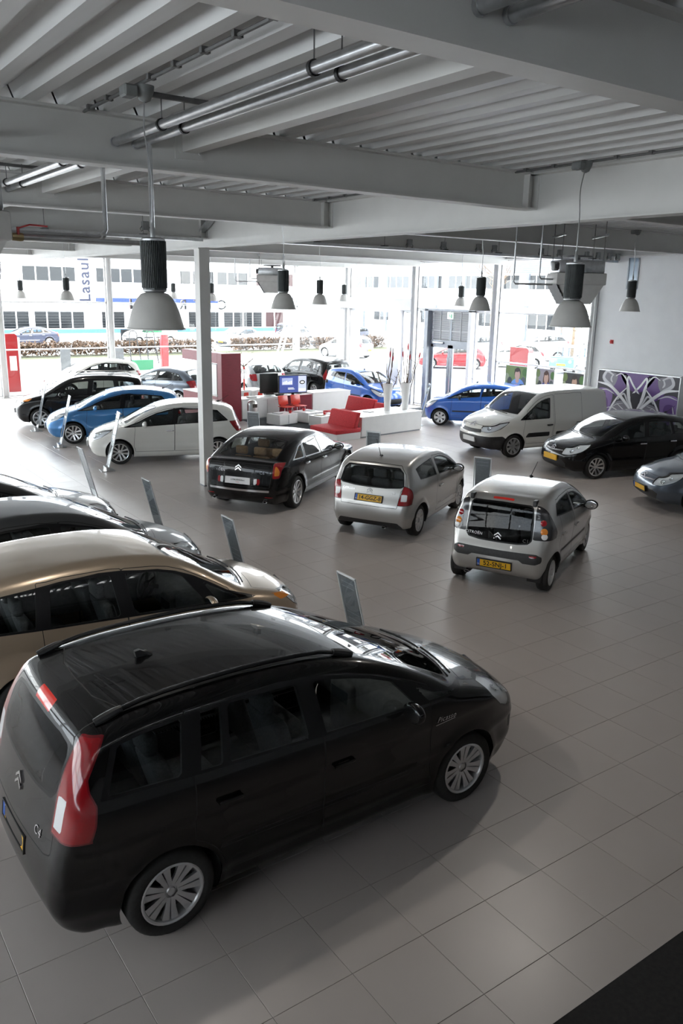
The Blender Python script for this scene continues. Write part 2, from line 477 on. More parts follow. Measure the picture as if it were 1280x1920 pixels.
def paint(name,col,metal=0.,rough=.32,coat=1.):
    m=mat('paint_'+name,col,rough,metal,coat,spec=.5 if metal>0 else .15)
    if metal>0:
        N,Lk,B=nodes(m); tc=N.new('ShaderNodeTexCoord'); nz=N.new('ShaderNodeTexNoise'); nz.inputs['Scale'].default_value=900
        mx=N.new('ShaderNodeMix'); mx.data_type='RGBA'; mx.inputs['A'].default_value=(*[c*.9 for c in col],1); mx.inputs['B'].default_value=(*[min(1,c*1.1) for c in col],1)
        Lk.new(tc.outputs['Object'],nz.inputs[0]); Lk.new(nz.outputs['Fac'],mx.inputs['Factor']); Lk.new(mx.outputs['Result'],B.inputs['Base Color'])
    return m

# ------------------------------------------------------------------ wheels
WHEELS={}
def make_wheel(parent,x,y,r,width,style,side):
    """tyre with a rim child; outer face towards side*y"""
    key=(r,width,str(sorted(style.items(),key=lambda q:q[0])))
    if key not in WHEELS:
        t=MB(); rr=r*(.66 if style.get('low',0)==0 else .72); w=width/2; rr*=style.get('rimscale',1)
        t.lathe([(rr,-w*.9),(rr+.012,-w),(r-.05,-w*1.04),(r-.02,-w*.97),(r-.004,-w*.8),(r,-w*.45),(r,-w*.34),(r-.007,-w*.33),(r-.007,-w*.24),(r,-w*.23),(r,-w*.06),(r-.007,-w*.05),(r-.007,w*.05),(r,w*.06),(r,w*.23),(r-.007,w*.24),(r-.007,w*.33),(r,w*.34),(r,w*.45),(r-.004,w*.8),(r-.02,w*.97),(r-.05,w*1.04),(rr+.012,w),(rr,w*.9)],44)
        to=t.build('tyre_proto',M_TYRE,None,True,50); tm=to.data; bpy.data.objects.remove(to)
        m=MB(); zf=w*.86
        m.lathe([(rr+.006,w*.98),(rr-.004,w*1.02),(rr-.016,w*.97),(rr-.03,w*.5),(rr-.05,-w*.3)],40)
        n=style['n']; wi,wo=style['wi'],style['wo']; r0=style.get('hub',.045); r1=rr-.008
        for k in range(n):
            a=2*PI*k/n; R=Matrix.Rotation(a,4,'Z')
            def P(rad,t,dz=0): return R@Vector((rad,t,zf-style.get('dish',.03)*(1-(rad/r1))**1*1.2+dz))
            seg=[r0*.6,r0+.3*(r1-r0),r0+.65*(r1-r0),r1]
            def wid(rad): q=(rad-r0)/(r1-r0); return wi+(wo-wi)*max(0,q)**style.get('pw',1)
            slot=style.get('slot',0)
            bars=[(-1,1)] if not slot else [(-1,-slot),(slot,1)]
            for lo,hi in bars:
                ring=[]
                for rad in seg:
                    wd=wid(rad)/2; q=(rad-r0)/(r1-r0)
                    l,h=lo,hi
                    if slot:
                        if q<.25:
                            if lo<0: h=0
                            else: l=0
                        c=style.get('curve',0)*q
                        l+=c;h+=c
                    ring.append([P(rad,wd*l),P(rad,wd*h),P(rad,wd*h,-.025),P(rad,wd*l,-.025)])
                b=len(m.v); m.v+=[tuple(v) for rg in ring for v in rg]
                for i in range(len(seg)-1):
                    for j in range(4):
                        l=(j+1)%4; m.f.append((b+i*4+j,b+i*4+4+j,b+i*4+4+l,b+i*4+l))
        m.lathe([(0.0,zf+.004-.02),(.028,zf+.002-.02),(.034,zf-.026),(r0,zf-.03),(r0+.01,zf-.05)],24)
        ro=m.build('rim_proto',style.get('mat',M_RIM),None,True,30); rm=ro.data; bpy.data.objects.remove(ro)
        b=MB(); b.lathe([(rr-.02,w*.1),(0,w*.1)],28); bo=b.build('back_proto',M_RIMD,None); bmh=bo.data; bpy.data.objects.remove(bo)
        WHEELS[key]=(tm,rm,bmh)
    tm,rm,bmh=WHEELS[key]
    o=bpy.data.objects.new('wheel',tm); C.objects.link(o); o.parent=parent
    o.location=(x,y,r); o.rotation_euler=(-PI/2 if side>0 else PI/2,0,0)
    a=bpy.data.objects.new('rim',rm); C.objects.link(a); a.parent=o; a.rotation_euler=(0,0,random.random()*6)
    a=bpy.data.objects.new('brake_disc',bmh); C.objects.link(a); a.parent=o
    return o

def chevrons(w,h,t=.010):
    """double chevron emblem in xy, centred"""
    polys=[]
    for dy in (-.30*h,.18*h):
        b=.20*h
        polys.append([(-w/2,dy-.12*h-b/2),(0,dy+.30*h-b/2),(w/2,dy-.12*h-b/2),(w/2,dy-.12*h+b/2),(0,dy+.30*h+b*.75),(-w/2,dy-.12*h+b/2)])
    return polys
def emblem(sh,parent,p,n,w,h,name='emblem',m=None):
    M=frame_at(p,n); b=MB()
    for q in chevrons(w,h): b.prism(q[:2]+[q[1]]*0+q[2:],.012,M,-.002)
    return b.build(name,m or M_CHROME,parent)

GLASSY={'windscreen','rear_window','front_window','rear_door_window','quarter_window','front_quarter_window','tail_window'}
def make_car(name, D, pm, res=.035, detail=2):
    root=empty(name); wb=D['wb']; r=D['wheel_r']; sh=Shell(D,res)
    tr=D.get('track',sh.plw.max()-.11)
    # wheel arches
    ar=r+D.get('arch_gap',.045)
    for xa in (wb/2,-wb/2):
        poly=[(xa+ar*math.cos(a),r+.01+ar*math.sin(a)) for a in np.linspace(0,2*PI,30,endpoint=False)]
        sh.region('hole','S',poly,ymin=tr-.22)
        if D.get('cladding'):
            a2=ar+D['cladding']; poly=[(xa+a2*math.cos(a),r+.01+a2*math.sin(a)) for a in np.linspace(0,2*PI,30,endpoint=False)]
            sh.region('arch_trim','S',poly,ymin=tr-.12,extra=lambda x,y,z: z-1.)
    sh.delete('hole')
    yb=D.get('edge_y',.66)
    def edge(x,drop=None):
        b=sh.bf*np.clip(x/1.2,0,1)*yb*yb if x>0 else -sh.br*np.clip(-x/1.2,0,1)*yb*yb
        return float(sh.top(x+b)-sh.cz*yb*yb-(D.get('drop',.105) if drop is None else drop))
    # lamps, grilles, strips first
    for R in D.get('regions',[]):
        R=dict(R); sh.region(R.pop('name'),R.pop('view'),R.pop('poly'),**R)
    # side glass
    xf,xr=D['dlo_front'],D['dlo_rear']           # each (x at belt, x at top)
    zoff=D.get('belt_off',.025)
    xs=np.linspace(xr[1],xf[1],14)
    dlo=[(xf[0],sh.zb(xf[0])+zoff)]+[(x,max(edge(x),sh.zb(x)+zoff+.02)) for x in xs[::-1]]+[(xr[0],sh.zb(xr[0])+zoff+D.get('dlo_rear_up',0))]
    dlo=[(float(a),float(b)) for a,b in dlo]
    if D.get('dlo_mid'): dlo+=D['dlo_mid']
    s_dlo=D.get('dlo_grow',.03)
    panes=D['panes']                             # pillar list: (x_belt, x_top, half width); pane names front to rear
    pil=D['pillars']; zl,zh=.8,1.5
    if D.get('dlo_black',True):
        c=np.mean(dlo,0); big=[tuple(np.array(p)+(np.array(p)-c)/np.linalg.norm(np.array(p)-c)*s_dlo) for p in dlo]
    else: big=None
    for i,nm in enumerate(panes):
        q=[np.array(p) for p in dlo]
        def lin(P,off): # pillar line from low to high
            xb,xt,hw=P; zb=float(sh.zb(xb)); return (xb+off*hw-(xt-xb)/(.45)*(zb-zl),zl),(xb+off*hw+(xt-xb)/.45*(zh-zb),zh)
        if i>0: a,b=lin(pil[i-1],-1); q=clip_half(q,a,b)       # keep the rear of the pillar ahead
        if i<len(panes)-1: a,b=lin(pil[i],1); q=clip_half(q,b,a)
        if len(q)<3 or nm is None: continue
        sh.region(nm,'S',[tuple(p) for p in q],ymin=.42,ring=D.get('seal',.014),ring_name=nm+'_seal')
    if big is not None: sh.region('pillar_trim','S',big,ymin=.46,allowed=('body',),extra=D.get('trim_extra'))
    # screens
    sh.region('windscreen','T',D['windscreen'],smooth=D.get('ws_smooth',0),ring=.02,ring_name='windscreen_seal',allowed=('body','pillar_trim'),extra=lambda x,y,z:.3-x)
    rw=D.get('rear_window')
    if rw: sh.region('rear_window',rw[0],rw[1],ring=.022,ring_name='rear_window_seal',smooth=rw[2] if len(rw)>2 else 0,allowed=('body','pillar_trim'),extra=lambda x,y,z:x+.3)
    # opening panels
    for dn,xfb,xft,xrb,xrt,zs in D['doors']:
        pts=[(xrb,zs),(xfb,zs),(xft,sh.zb(xft)+.0)]
        zt=[(x,edge(x,.075)) for x in np.linspace(max(xrt,D.get('door_top_min',-9)),min(xft,D.get('door_top_max',9)),8)[::-1]]
        pts=pts[:2]+[(xft,max(float(sh.zb(xft))-.05,zs+.2))]+zt+[(xrt,float(sh.zb(xrt))-.05)]
        R1=ar+.035
        sh.region(dn,'S',pts,ymin=.5,ring=.007,ring_name=dn+'_gap',allowed=('body',),
            extra=lambda x,y,z:np.maximum(R1-np.hypot(x+wb/2,z-r),R1-np.hypot(x-wb/2,z-r)))
    if D.get('hood'): sh.region('bonnet','T',D['hood'],ring=.007,ring_name='bonnet_gap',smooth=0,extra=lambda x,y,z:np.maximum(D.get('hood_z',.7)-z,.5-x))
    if D.get('tailgate'):
        sh.region('tailgate',D['tailgate'][0],D['tailgate'][1],ring=.008,ring_name='tailgate_gap',extra=lambda x,y,z:x+.6)
    for R in D.get('late_regions',[]):
        R=dict(R); sh.region(R.pop('name'),R.pop('view'),R.pop('poly'),**R)
    # objects
    MM={'body':pm,'front_door':pm,'rear_door':pm,'sliding_door':pm,'bonnet':pm,'tailgate':pm,'window_seal':M_SEAL,'screen_seal':M_SEAL,'panel_gap':M_GAP,
        'pillar_trim':M_SEAL,'windscreen':GL,'rear_window':D.get('rear_glass',GL),'arch_trim':M_PLASTIC,'headlamp':GLC,'indicator':M_ORANGE,'tail_lamp':M_RED,'tail_lamp_clear':M_CLEAR,
        'tail_lamp_orange':M_ORANGE,'bumper_strip':M_PLASTIC,'grille':M_PLASTIC,'lower_bumper':M_PLASTIC,'brake_lamp':M_RED2,'chrome_trim':M_CHROME,'reflector':M_RED,'roof_panel':M_SEAL,'lower_lamp':M_RED2,'rub_strip':M_PLASTIC,'lamp_panel':M_PLASTIC}
    for n in sh.names:
        if n.endswith('_gap'): MM[n]=M_GAP
        if n.endswith('_seal'): MM[n]=D.get('mats',{}).get('window_seal',M_SEAL) if n not in('windscreen_seal','rear_window_seal') else M_SEAL
        if n.endswith('lamp_rim'): MM[n]=M_SEAL
    MM.update(D.get('mats',{}))
    side_split={'front_door','rear_door','sliding_door','front_window','rear_door_window','quarter_window','front_quarter_window','tail_window','headlamp','indicator','tail_lamp','tail_lamp_clear','tail_lamp_orange','reflector','arch_trim','pillar_trim','lower_lamp','lamp_panel','rub_strip'}
    par={'front_window':'front_door','rear_door_window':'rear_door','rear_window':'tailgate'}
    par.update(D.get('parents',{}))
    side_split|={n for n in sh.names if (n.endswith('_seal') and n not in('windscreen_seal','rear_window_seal')) or n.endswith('door_gap') or n.endswith('lamp_rim') or n in('pressed_panel','panel_crease','lower_lamp_clear','chrome_strip','fog_lamp_housing')}
    par.update({n:par.get(n[:-5],'') for n in sh.names if n.endswith('_seal')})
    made={}
    order=sorted(set(sh.names),key=lambda n:(n in par,n))
    for nm in order:
        if nm=='hole': continue
        for sd in ((1,-1) if nm in side_split else (0,)):
            A=sh.mesh(nm,sd)
            if A is None: continue
            pk=par.get(nm); po=made.get((pk,sd)) or made.get((pk,0)) or root
            gm=MM.get(nm) or (GLD if D.get('tint') and nm in('rear_door_window','quarter_window','tail_window') else GL if nm in GLASSY else pm)
            o=mesh_arr(nm,*A,gm,po); made[(nm,sd)]=o
            if nm=='headlamp':                 # bright bowl and two reflectors behind the lens
                V,F,N=A; o2=mesh_arr('lamp_bowl',V-N*.022,F,N,D.get('lamp_bowl',M_CLEAR),o)
    # underside lining of the cabin so that open glass shows trim inside
    A=sh.mesh(['body','front_door','rear_door','sliding_door','bonnet','tailgate','pillar_trim','tail_lamp','lamp_panel','roof_panel']+[n for n in sh.names if n.endswith('_seal') or n.endswith('_gap')],0,-.03,mask=lambda c:(c[:,2]>.5)&(c[:,0]<D.get('dash_x',wb/2-.35)+.35),flip=True)
    if A is not None and detail>0: mesh_arr('cabin_lining',*A,D.get('lining',M_INT),root)
    # wheel housings
    for xa in (wb/2,-wb/2):
        for sd in (1,-1):
            b=MB(); n=18; y0=sd*(tr-.23); base=len(b.v); a0=math.asin(min(1,(r+.01-.19)/ar)); angs=np.linspace(-a0,PI+a0,n)
            for a in angs:
                x,z=xa+ar*math.cos(a),r+.01+ar*math.sin(a); y1=sd*(float(sh.W(np.array([x]),np.array([z]))[0])-.012)
                b.v+=[(x,y0,z),(x,y1,z)]
            for i in range(n-1): b.f.append((i*2,i*2+1,i*2+3,i*2+2))
            b.v.append((xa,y0,r)); c=len(b.v)-1
            for i in range(n-1): b.f.append((c,i*2,i*2+2))
            b.build('wheel_housing',M_PLASTIC,root,True)
    for xa in (wb/2,-wb/2):
        for sd in (1,-1):
            make_wheel(root,xa,sd*(tr-.03),r,D.get('tyre_w',.2),D['wheel'],sd)
    if detail>0: car_interior(root,D,sh)
    car_fittings(root,D,sh,made,pm,detail)
    return root

def car_interior(root,D,sh):
    wb=D['wb']; sx=D.get('seat_x',.05); zs=D.get('seat_z',.58); ms=D.get('seat_mat',M_SEAT); hw=sh.plw.max()-.1
    hz=min(zs+.72,float(sh.top(sx-.55))-.16)
    for row,(x,nn) in enumerate([(sx,2),(D.get('rear_seat_x',sx-.85),3)]):
        ys=[.36,-.36] if nn==2 else [.42,0,-.42]
        hz=min(zs+.66,float(sh.top(x-.5))-.15)
        for y in ys:
            b=MB(); w=.25 if nn==2 else .2
            b.rbox(x-.22,x+.28,y-w,y+w,zs-.18,zs,.05)
            n0=len(b.v); b.rbox(-.06,.07,y-w*.95,y+w*.95,zs-.1,hz-.17,.05)
            for i in range(n0,len(b.v)):
                X,Y,Z=b.v[i]; t=(Z-(zs-.1)); b.v[i]=(x-.22+X-.28*t,Y*(1),Z)
            o=b.build('front_seat' if nn==2 else 'rear_seat',ms,root,True,40)
            h=MB(); xx=x-.22-.28*(hz-zs+.0); h.rbox(xx-.06,xx+.04,y-.13,y+.13,hz-.14,hz+.03,.035); h.build('headrest',ms,o,True,40)
    dx=D.get('dash_x',wb/2-.35); zd=float(sh.zb(dx))-.03
    b=MB(); b.rbox(dx-.28,dx+.32,-hw+.06,hw-.06,zd-.32,zd,.08); b.rbox(dx-.34,dx-.1,-.16,.16,.45,zd-.06,.04); d=b.build('dashboard',M_INT,root,True,40)
    s=MB(); s.rbox(dx-.345,dx-.335,-.12,.12,zd-.24,zd-.12,.004,1); s.build('centre_display',mat('display_dark',(.06,.07,.08),.2),d)
    # steering wheel on the left
    b=MB(); c=Vector((dx-.42,.36,zd-.02)); Rw=Matrix.Rotation(math.radians(-62),3,'Y')
    ring=[c+Rw@Vector((.185*math.cos(a),.185*math.sin(a),0)) for a in np.linspace(0,2*PI,20,endpoint=False)]
    b.tube(ring,.016,6,closed=True); 
    for a in (0,2.4,-2.4): b.bar(c,c+Rw@Vector((-.18*math.cos(a),.18*math.sin(a),0)),.035,.02)
    b.ell(c,(.06,.06,.03),10,6,Rw); b.tube([c,c+Vector((.2,0,-.08))],.03,8)
    b.build('steering_wheel',D.get('steer_mat',M_PLASTIC),root,True,40)
    # rear shelf / floor
    b=MB(); b.box(-wb/2-.3,dx+.1,-hw+.08,hw-.08,.3,.34); b.build('cabin_floor',M_INT,root)

def car_fittings(root,D,sh,made,pm,detail):
    wb=D['wb']
    # door mirrors
    mx,mz=D.get('mirror',(wb/2-.62,float(sh.zb(.7))+.06))
    for sd in (1,-1):
        p,n=sh.side_pt(mx,mz,sd)
        if p is None: continue
        b=MB(); c=Vector((p[0]-.03,p[1]+sd*.13,p[2]+.03))
        b.ell(c,(.075,.115,.082),14,10)
        for i,(X,Y,Z) in enumerate(b.v):
            if X<c.x-.03: b.v[i]=(c.x-.03,Y,Z)
        o=b.build('door_mirror',(D.get('mirror_mat') or pm),root,True,60)
        s=MB(); s.bar((p[0]+.02,p[1]-sd*.02,p[2]-.02),(c.x,c.y-sd*.03,c.z-.03),.05,.035); s.build('mirror_stalk',M_PLASTIC,o)
        g=MB(); g.ell((c.x-.032,c.y,c.z),(.004,.098,.066),16,6); g.build('mirror_glass',M_MIRR,o,True)
    # door handles
    for hx,hz,dn in D.get('handles',[]):
        for sd in (1,-1):
            p,n=sh.side_pt(hx,hz,sd)
            if p is None: continue
            b=MB(); b.rbox(-.095,.095,-.017,.017,.012,.034,.012,2); b.box(-.09,-.06,-.012,.012,-.005,.014); b.box(.06,.09,-.012,.012,-.005,.014)
            M=frame_at(p,n); b.v=[tuple(M@Vector(v)) for v in b.v]
            b.build('door_handle',D.get('handle_mat',pm),made.get((dn,sd)) or root,True,40)
    # wipers
    wx=D.get('wiper_x')
    if wx:
        for y0,y1 in ((.45,-.12),(-.1,-.62)):
            P=[]
            for t in np.linspace(0,1,6):
                y=y0+(y1-y0)*t; p,n=sh.top_pt(wx-D['bow_front']*y*y*.8-.02-.06*math.sin(t*PI)*0-.05*t,y); P.append(Vector(p)+Vector(n)*.02)
            MB().tube(P,.009,5).build('wiper',M_PLASTIC,root)
    # aerial
    if D.get('aerial'):
        ax,ln,tilt=D['aerial']; p,n=sh.top_pt(ax,0); b=MB()
        b.tube([(p[0]+.05,0,p[2]-.005),(p[0]+.02,0,p[2]+.02),(p[0]-.03,0,p[2]+.025)],[.03,.02,.012],8)
        if ln: b.tube([(p[0],0,p[2]+.01),(p[0]-ln*math.sin(tilt),0,p[2]+ln*math.cos(tilt))],[.006,.004],5)
        else: b.prism([(-.06,0),(.06,0),(-.03,.055),(-.07,.05)],.03,Matrix.Translation((p[0],.015,p[2]))@Matrix.Rotation(PI/2,4,'X'))
        b.build('aerial',M_PLASTIC,root,True,40)
    # roof rails
    if D.get('rails'):
        xa,xb,ry,rm=D['rails']
        for sd in (1,-1):
            P=[]; 
            for t in np.linspace(0,1,14):
                x=xa+(xb-xa)*t; p,n=sh.top_pt(x,sd*ry); lift=.03*min(1,min(t,1-t)*9)
                P.append((p[0],p[1],p[2]+lift+.004))
            o=MB().tube(P,.017,8).build('roof_rail',rm,root,True)
            for t0,t1 in ((0,.09),(.91,1)):
                Q=[]
                for t in np.linspace(t0,t1,5):
                    x=xa+(xb-xa)*t; p,n=sh.top_pt(x,sd*ry); Q.append((p[0],p[1],p[2]+.012+.022*min(1,min(t,1-t)*9)))
                MB().tube(Q,[.02,.028,.03,.03,.026],8).build('rail_foot',M_PLASTIC,o,True)
    # plates
    for pl in D.get('plates',[]):
        end,z,txt,colr,w,h=pl[:6]; rec=pl[6] if len(pl)>6 else .012
        p,n=(sh.rear_pt if end=='R' else sh.front_pt)(0,z)
        n=np.array([-1. if end=='R' else 1.,0,np.clip(n[2],-.3,.3)])
        M=frame_at(np.array(p)+n*rec,n); b=MB(); b.box(-w/2,w/2,-h/2,h/2,-.02,.004); b.v=[tuple(M@Vector(v)) for v in b.v]
        o=b.build('number_plate',M_PLY if colr=='y' else M_PLW,root)
        f=MB(); 
        for q in ((-w/2-.012,w/2+.012,-h/2-.012,-h/2,-.02,.01),(-w/2-.012,w/2+.012,h/2,h/2+.012,-.02,.01),(-w/2-.012,-w/2,-h/2,h/2,-.02,.01),(w/2,w/2+.012,-h/2,h/2,-.02,.01)): f.box(*q)
        f.v=[tuple(M@Vector(v)) for v in f.v]; f.build('plate_frame',M_PLASTIC if colr=='y' else M_PLW,o)
        if colr=='y':
            q=MB(); q.box(-w/2+.002,-w/2+.045,-h/2+.003,h/2-.003,.004,.0055); q.v=[tuple(M@Vector(v)) for v in q.v]; q.build('euro_band',M_PLB,o)
            if txt:
                text_mesh('plate_text',txt,h*.92,M_INK,o,M@Matrix.Translation((.024,-.002,.0065)),.001,bold=.0012,spacing=1.02)
                text_mesh('country_code','NL',.03,M_PLW,o,M@Matrix.Translation((-w/2+.023,-.025,.0065)),.001)
        elif txt: text_mesh('plate_text',txt,h*.42,M_INK,o,M@Matrix.Translation((0,.01,.0065)),.001)
        if colr=='w' and end=='R' and txt: text_mesh('plate_small_text','occasions',h*.18,M_INKR,o,M@Matrix.Translation((0,-.032,.0065)),.001)
    # emblems and lettering
    for end,y,z,w,h in D.get('emblems',[]):
        p,n=(sh.rear_pt if end=='R' else sh.front_pt)(y,z); emblem(sh,root,np.array(p)+n*.003,n,w,h)
    for end,y,z,txt,sz,shr in D.get('texts',[]):
        if end in 'RF': p,n=(sh.rear_pt if end=='R' else sh.front_pt)(y,z)
        else: p,n=sh.side_pt(y,z,-1 if end=='S' else 1)
        # lay the letters on the surface one strip at a time
        M=frame_at(np.array(p)+n*.004,n)
        text_mesh('badge_lettering',txt,sz,M_CHROME,root,M,.0015,shear=shr,spacing=1.15)
        if shr: b=MB(); b.bar((-sz*1.9,-sz*.62,0),(sz*1.6,-sz*.45,0),sz*.07,.003,up=(0,0,1)); b.v=[tuple(M@Vector(v)) for v in b.v]; b.build('badge_underline',M_CHROME,root)
    # exhausts
    for y,z in D.get('exhausts',[]):
        p,n=sh.rear_pt(y,z+.06); x=p[0] if p is not None else sh.x0+.15
        b=MB(); M=Matrix.Translation((x+.06,y,z))@Matrix.Rotation(-PI/2,4,'Y')@Matrix.Diagonal((.6,1.3,1,1))
        b.lathe([(.026,-.12),(.034,-.12),(.036,.05),(.034,.07),(.028,.068),(.026,0)],16,M); b.build('exhaust_pipe',M_CHROME,root,True,40)
    if D.get('rear_wiper'):
        y0,z0,y1,z1=D['rear_wiper']; P=[]
        for t in np.linspace(0,1,6):
            p,n=sh.rear_pt(y0+(y1-y0)*t,z0+(z1-z0)*t); P.append(Vector(p)+Vector(n)*.018)
        MB().tube(P,[.014,.011,.01,.009,.009,.008],6).build('rear_wiper',M_PLASTIC,root,True)
    fx=D.get('extra_fit')
    if fx: fx(root,D,sh,made,pm)
    # headlamp reflectors
    for hx,hy,hz,hr in D.get('reflectors',[]):
        for sd in (1,-1):
            o=made.get(('headlamp',sd))
            if not o: continue
            p,n=sh.cast((hx+.6,sd*(hy+.3),hz+.35),(-.6,-sd*.3,-.35))
            if p is None: continue
            b=MB(); M=frame_at(np.array(p)-n*.012,n); b.lathe([(hr,0),(hr*.92,.006),(hr*.8,-.004),(hr*.4,-.014),(0,-.016)],18,M); b.build('reflector_cup',M_CHROME,o,True,60)
# ------------------------------------------------------------------ car shapes
def arcpts(*p): return list(p)
W_GP=dict(n=7,wi=.06,wo=.135,slot=.10,dish=.02,hub=.075,pw=1.1,rimscale=1.06)
CARS={}
CARS['people_carrier']=dict(wb=2.728,wheel_r=.322,tyre_w=.215,wheel=W_GP,bow_front=.24,bow_rear=.07,camber=.055,round=.10,
  profile=[(2.05,.20),(2.21,.30),(2.265,.45),(2.26,.62),(2.20,.78),(2.05,.91),(1.85,1.0),(1.65,1.07),(1.47,1.125),(1.15,1.27),(.8,1.42),(.42,1.555),(.08,1.635),(-.4,1.685),(-.95,1.695),(-1.4,1.675),(-1.68,1.635),(-1.84,1.59),(-1.93,1.46),(-2.02,1.25),(-2.07,1.05),(-2.10,.92),(-2.145,.75),(-2.165,.58),(-2.155,.42),(-2.09,.28),(-1.98,.20)],
  plan=[(-2.26,.68),(-2.15,.785),(-1.95,.85),(-1.45,.895),(-.6,.912),(.6,.912),(1.3,.90),(1.75,.855),(2.05,.755),(2.25,.62),(2.4,.48)],
  belt=(1.065,1.125,1.4,-1.9), tumble=.30, tumble2=.12, creases=[(.62,.010,.03),(.40,.016,.06),(.90,.008,.03)], drop=.10,
  dlo_front=(1.38,.95), dlo_rear=(-1.78,-1.66), dlo_rear_up=.05,
  panes=['front_quarter_window','front_window','rear_door_window','tail_window','quarter_window'],
  pillars=[(.86,.46,.045),(-.19,-.24,.06),(-.95,-.89,.014),(-1.215,-1.135,.055)],
  parents={'tail_window':'rear_door'}, tint=0,
  windscreen=[(1.43,0),(1.41,.3),(1.36,.52),(1.28,.68),(.9,.66),(.4,.60),(.20,.585),(.17,.4),(.15,0)],
  rear_window=('R',[(0,1.525),(.4,1.515),(.56,1.49),(.61,1.42),(.61,1.2),(.55,1.13),(.3,1.105),(0,1.10)]), rear_glass=GLD,
  doors=[('front_door',.95,.90,-.13,-.15,.32),('rear_door',-.13,-.15,-1.20,-1.19,.32)],
  hood=[(2.13,0),(2.07,.3),(1.97,.55),(1.82,.66),(1.42,.70),(1.49,.45),(1.52,0)], hood_z=.85, wiper_x=1.50,
  tailgate=('R',[(0,1.56),(.58,1.53),(.645,1.42),(.645,1.1),(.67,.80),(.58,.77),(0,.76)]),
  regions=[dict(name='tail_lamp_clear',view='S',poly=[(-2.5,1.20),(-1.985,1.20),(-1.945,1.12),(-1.95,.985),(-2.5,.985)],ymin=.64,extra=lambda x,y,z:np.abs(y)-.745),
    dict(name='tail_lamp',view='S',poly=[(-2.5,1.565),(-1.71,1.565),(-1.78,1.46),(-1.86,1.33),(-1.862,1.26),(-1.83,1.17),(-1.85,1.05),(-1.885,.935),(-2.5,.94)],ymin=.615,ring=.012,ring_name='tail_lamp_rim'),
    dict(name='headlamp',view='S',poly=[(1.60,1.03),(1.76,1.0),(1.93,.955),(2.08,.88),(2.11,.79),(1.97,.70),(1.80,.785),(1.65,.925)],ymin=.55,ring=.01,ring_name='head_lamp_rim'),
    dict(name='grille',view='F',poly=[(0,.42),(.5,.42),(.56,.36),(.5,.25),(0,.25)]),
    dict(name='fog_lamp_housing',view='S',poly=[(1.98,.60),(2.4,.60),(2.4,.46),(2.02,.46)],ymin=.58),
    dict(name='brake_lamp',view='T',poly=[(-1.83,0),(-1.83,.15),(-1.895,.15),(-1.895,0)],extra=lambda x,y,z:1.3-z)],
  late_regions=[dict(name='tail_spoiler',view='T',poly=[(-1.66,0),(-1.64,.3),(-1.55,.56),(-1.62,.60),(-1.9,.58),(-1.9,0)],ring=.008,ring_name='tail_spoiler_gap',extra=lambda x,y,z:1.52-z),dict(name='rub_strip',view='S',poly=[(.90,.50),(-1.0,.535),(-1.0,.575),(.90,.545)],ymin=.7,ring=.006,ring_name='rub_strip_gap',allowed=('front_door','rear_door'))],
  mats={'tail_spoiler':None,'tail_lamp_rim':mat('lamp_red_dark',(.16,.005,.01),.12,0,.6),'rub_strip':None,'fog_lamp_housing':M_PLASTIC,'head_lamp_rim':M_SEAL}, mirror=(.64,1.12), mirror_mat=None,
  handles=[(.02,.88,'front_door'),(-.94,.93,'rear_door')], aerial=(-1.15,0,0), rails=(.30,-1.74,.615,mat('rail_black',(.02,.02,.022),.25,.6)),
  plates=[('R',.66,'','y',.52,.11,-.008)], emblems=[('R',0,1.0,.12,.10),('F',0,.78,.20,.13)],
  texts=[('R',-.45,.86,'C4',.085,.0),('S',1.06,.93,'Picasso',.062,.45)], seat_x=.05, seat_z=.66, rear_seat_x=-.92, dash_x=.98,
  reflectors=[(1.95,.70,.86,.06),(1.78,.76,.93,.045)])
def screen(xb,xh,yb,yt,bf):
    b=lambda x,y:x-bf*min(1,max(0,x/1.2))*y*y
    return [(xb,0)]+[(b(xb,yb*t),yb*t) for t in(.35,.65,.85,1)]+[(b((xb+xh)/2,(yb+yt)/2),(yb+yt)/2+.01)]+[(b(xh,yt*t),yt*t) for t in (1,.7,.4)]+[(xh,0)]
def bonnet(xc,xn,yc,yn,bf):
    b=lambda x,y:x-bf*min(1,max(0,x/1.2))*y*y
    return [(xn,0)]+[(b(xn,yn*t)-.12*max(0,t-.7),yn*t) for t in(.4,.7,1)]+[((xc+xn)/2,(yc+yn)/2+.06)]+[(b(xc,yc*t),yc*t) for t in(1,.7,.4)]+[(xc,0)]
def half(*p): return list(p)
W8=dict(n=8,wi=.05,wo=.085,dish=.015,hub=.06,rimscale=1.08); W8A=dict(n=8,wi=.045,wo=.05,dish=.03,hub=.05,rimscale=1.08)
W5D=dict(n=5,wi=.09,wo=.17,slot=.34,dish=.03,hub=.05,low=1,mat=mat('wheel_polished',(.7,.7,.7),.2,.8)); W9=dict(n=9,wi=.04,wo=.075,dish=.03,hub=.05,low=1)
W12=dict(n=12,wi=.035,wo=.06,dish=.01,hub=.085,rimscale=1.06); W5B=dict(n=5,wi=.08,wo=.12,dish=.02,hub=.05,rimscale=1.1,slot=.12)
W6=dict(n=6,wi=.06,wo=.12,dish=.015,hub=.06,rimscale=1.04,pw=1.5)
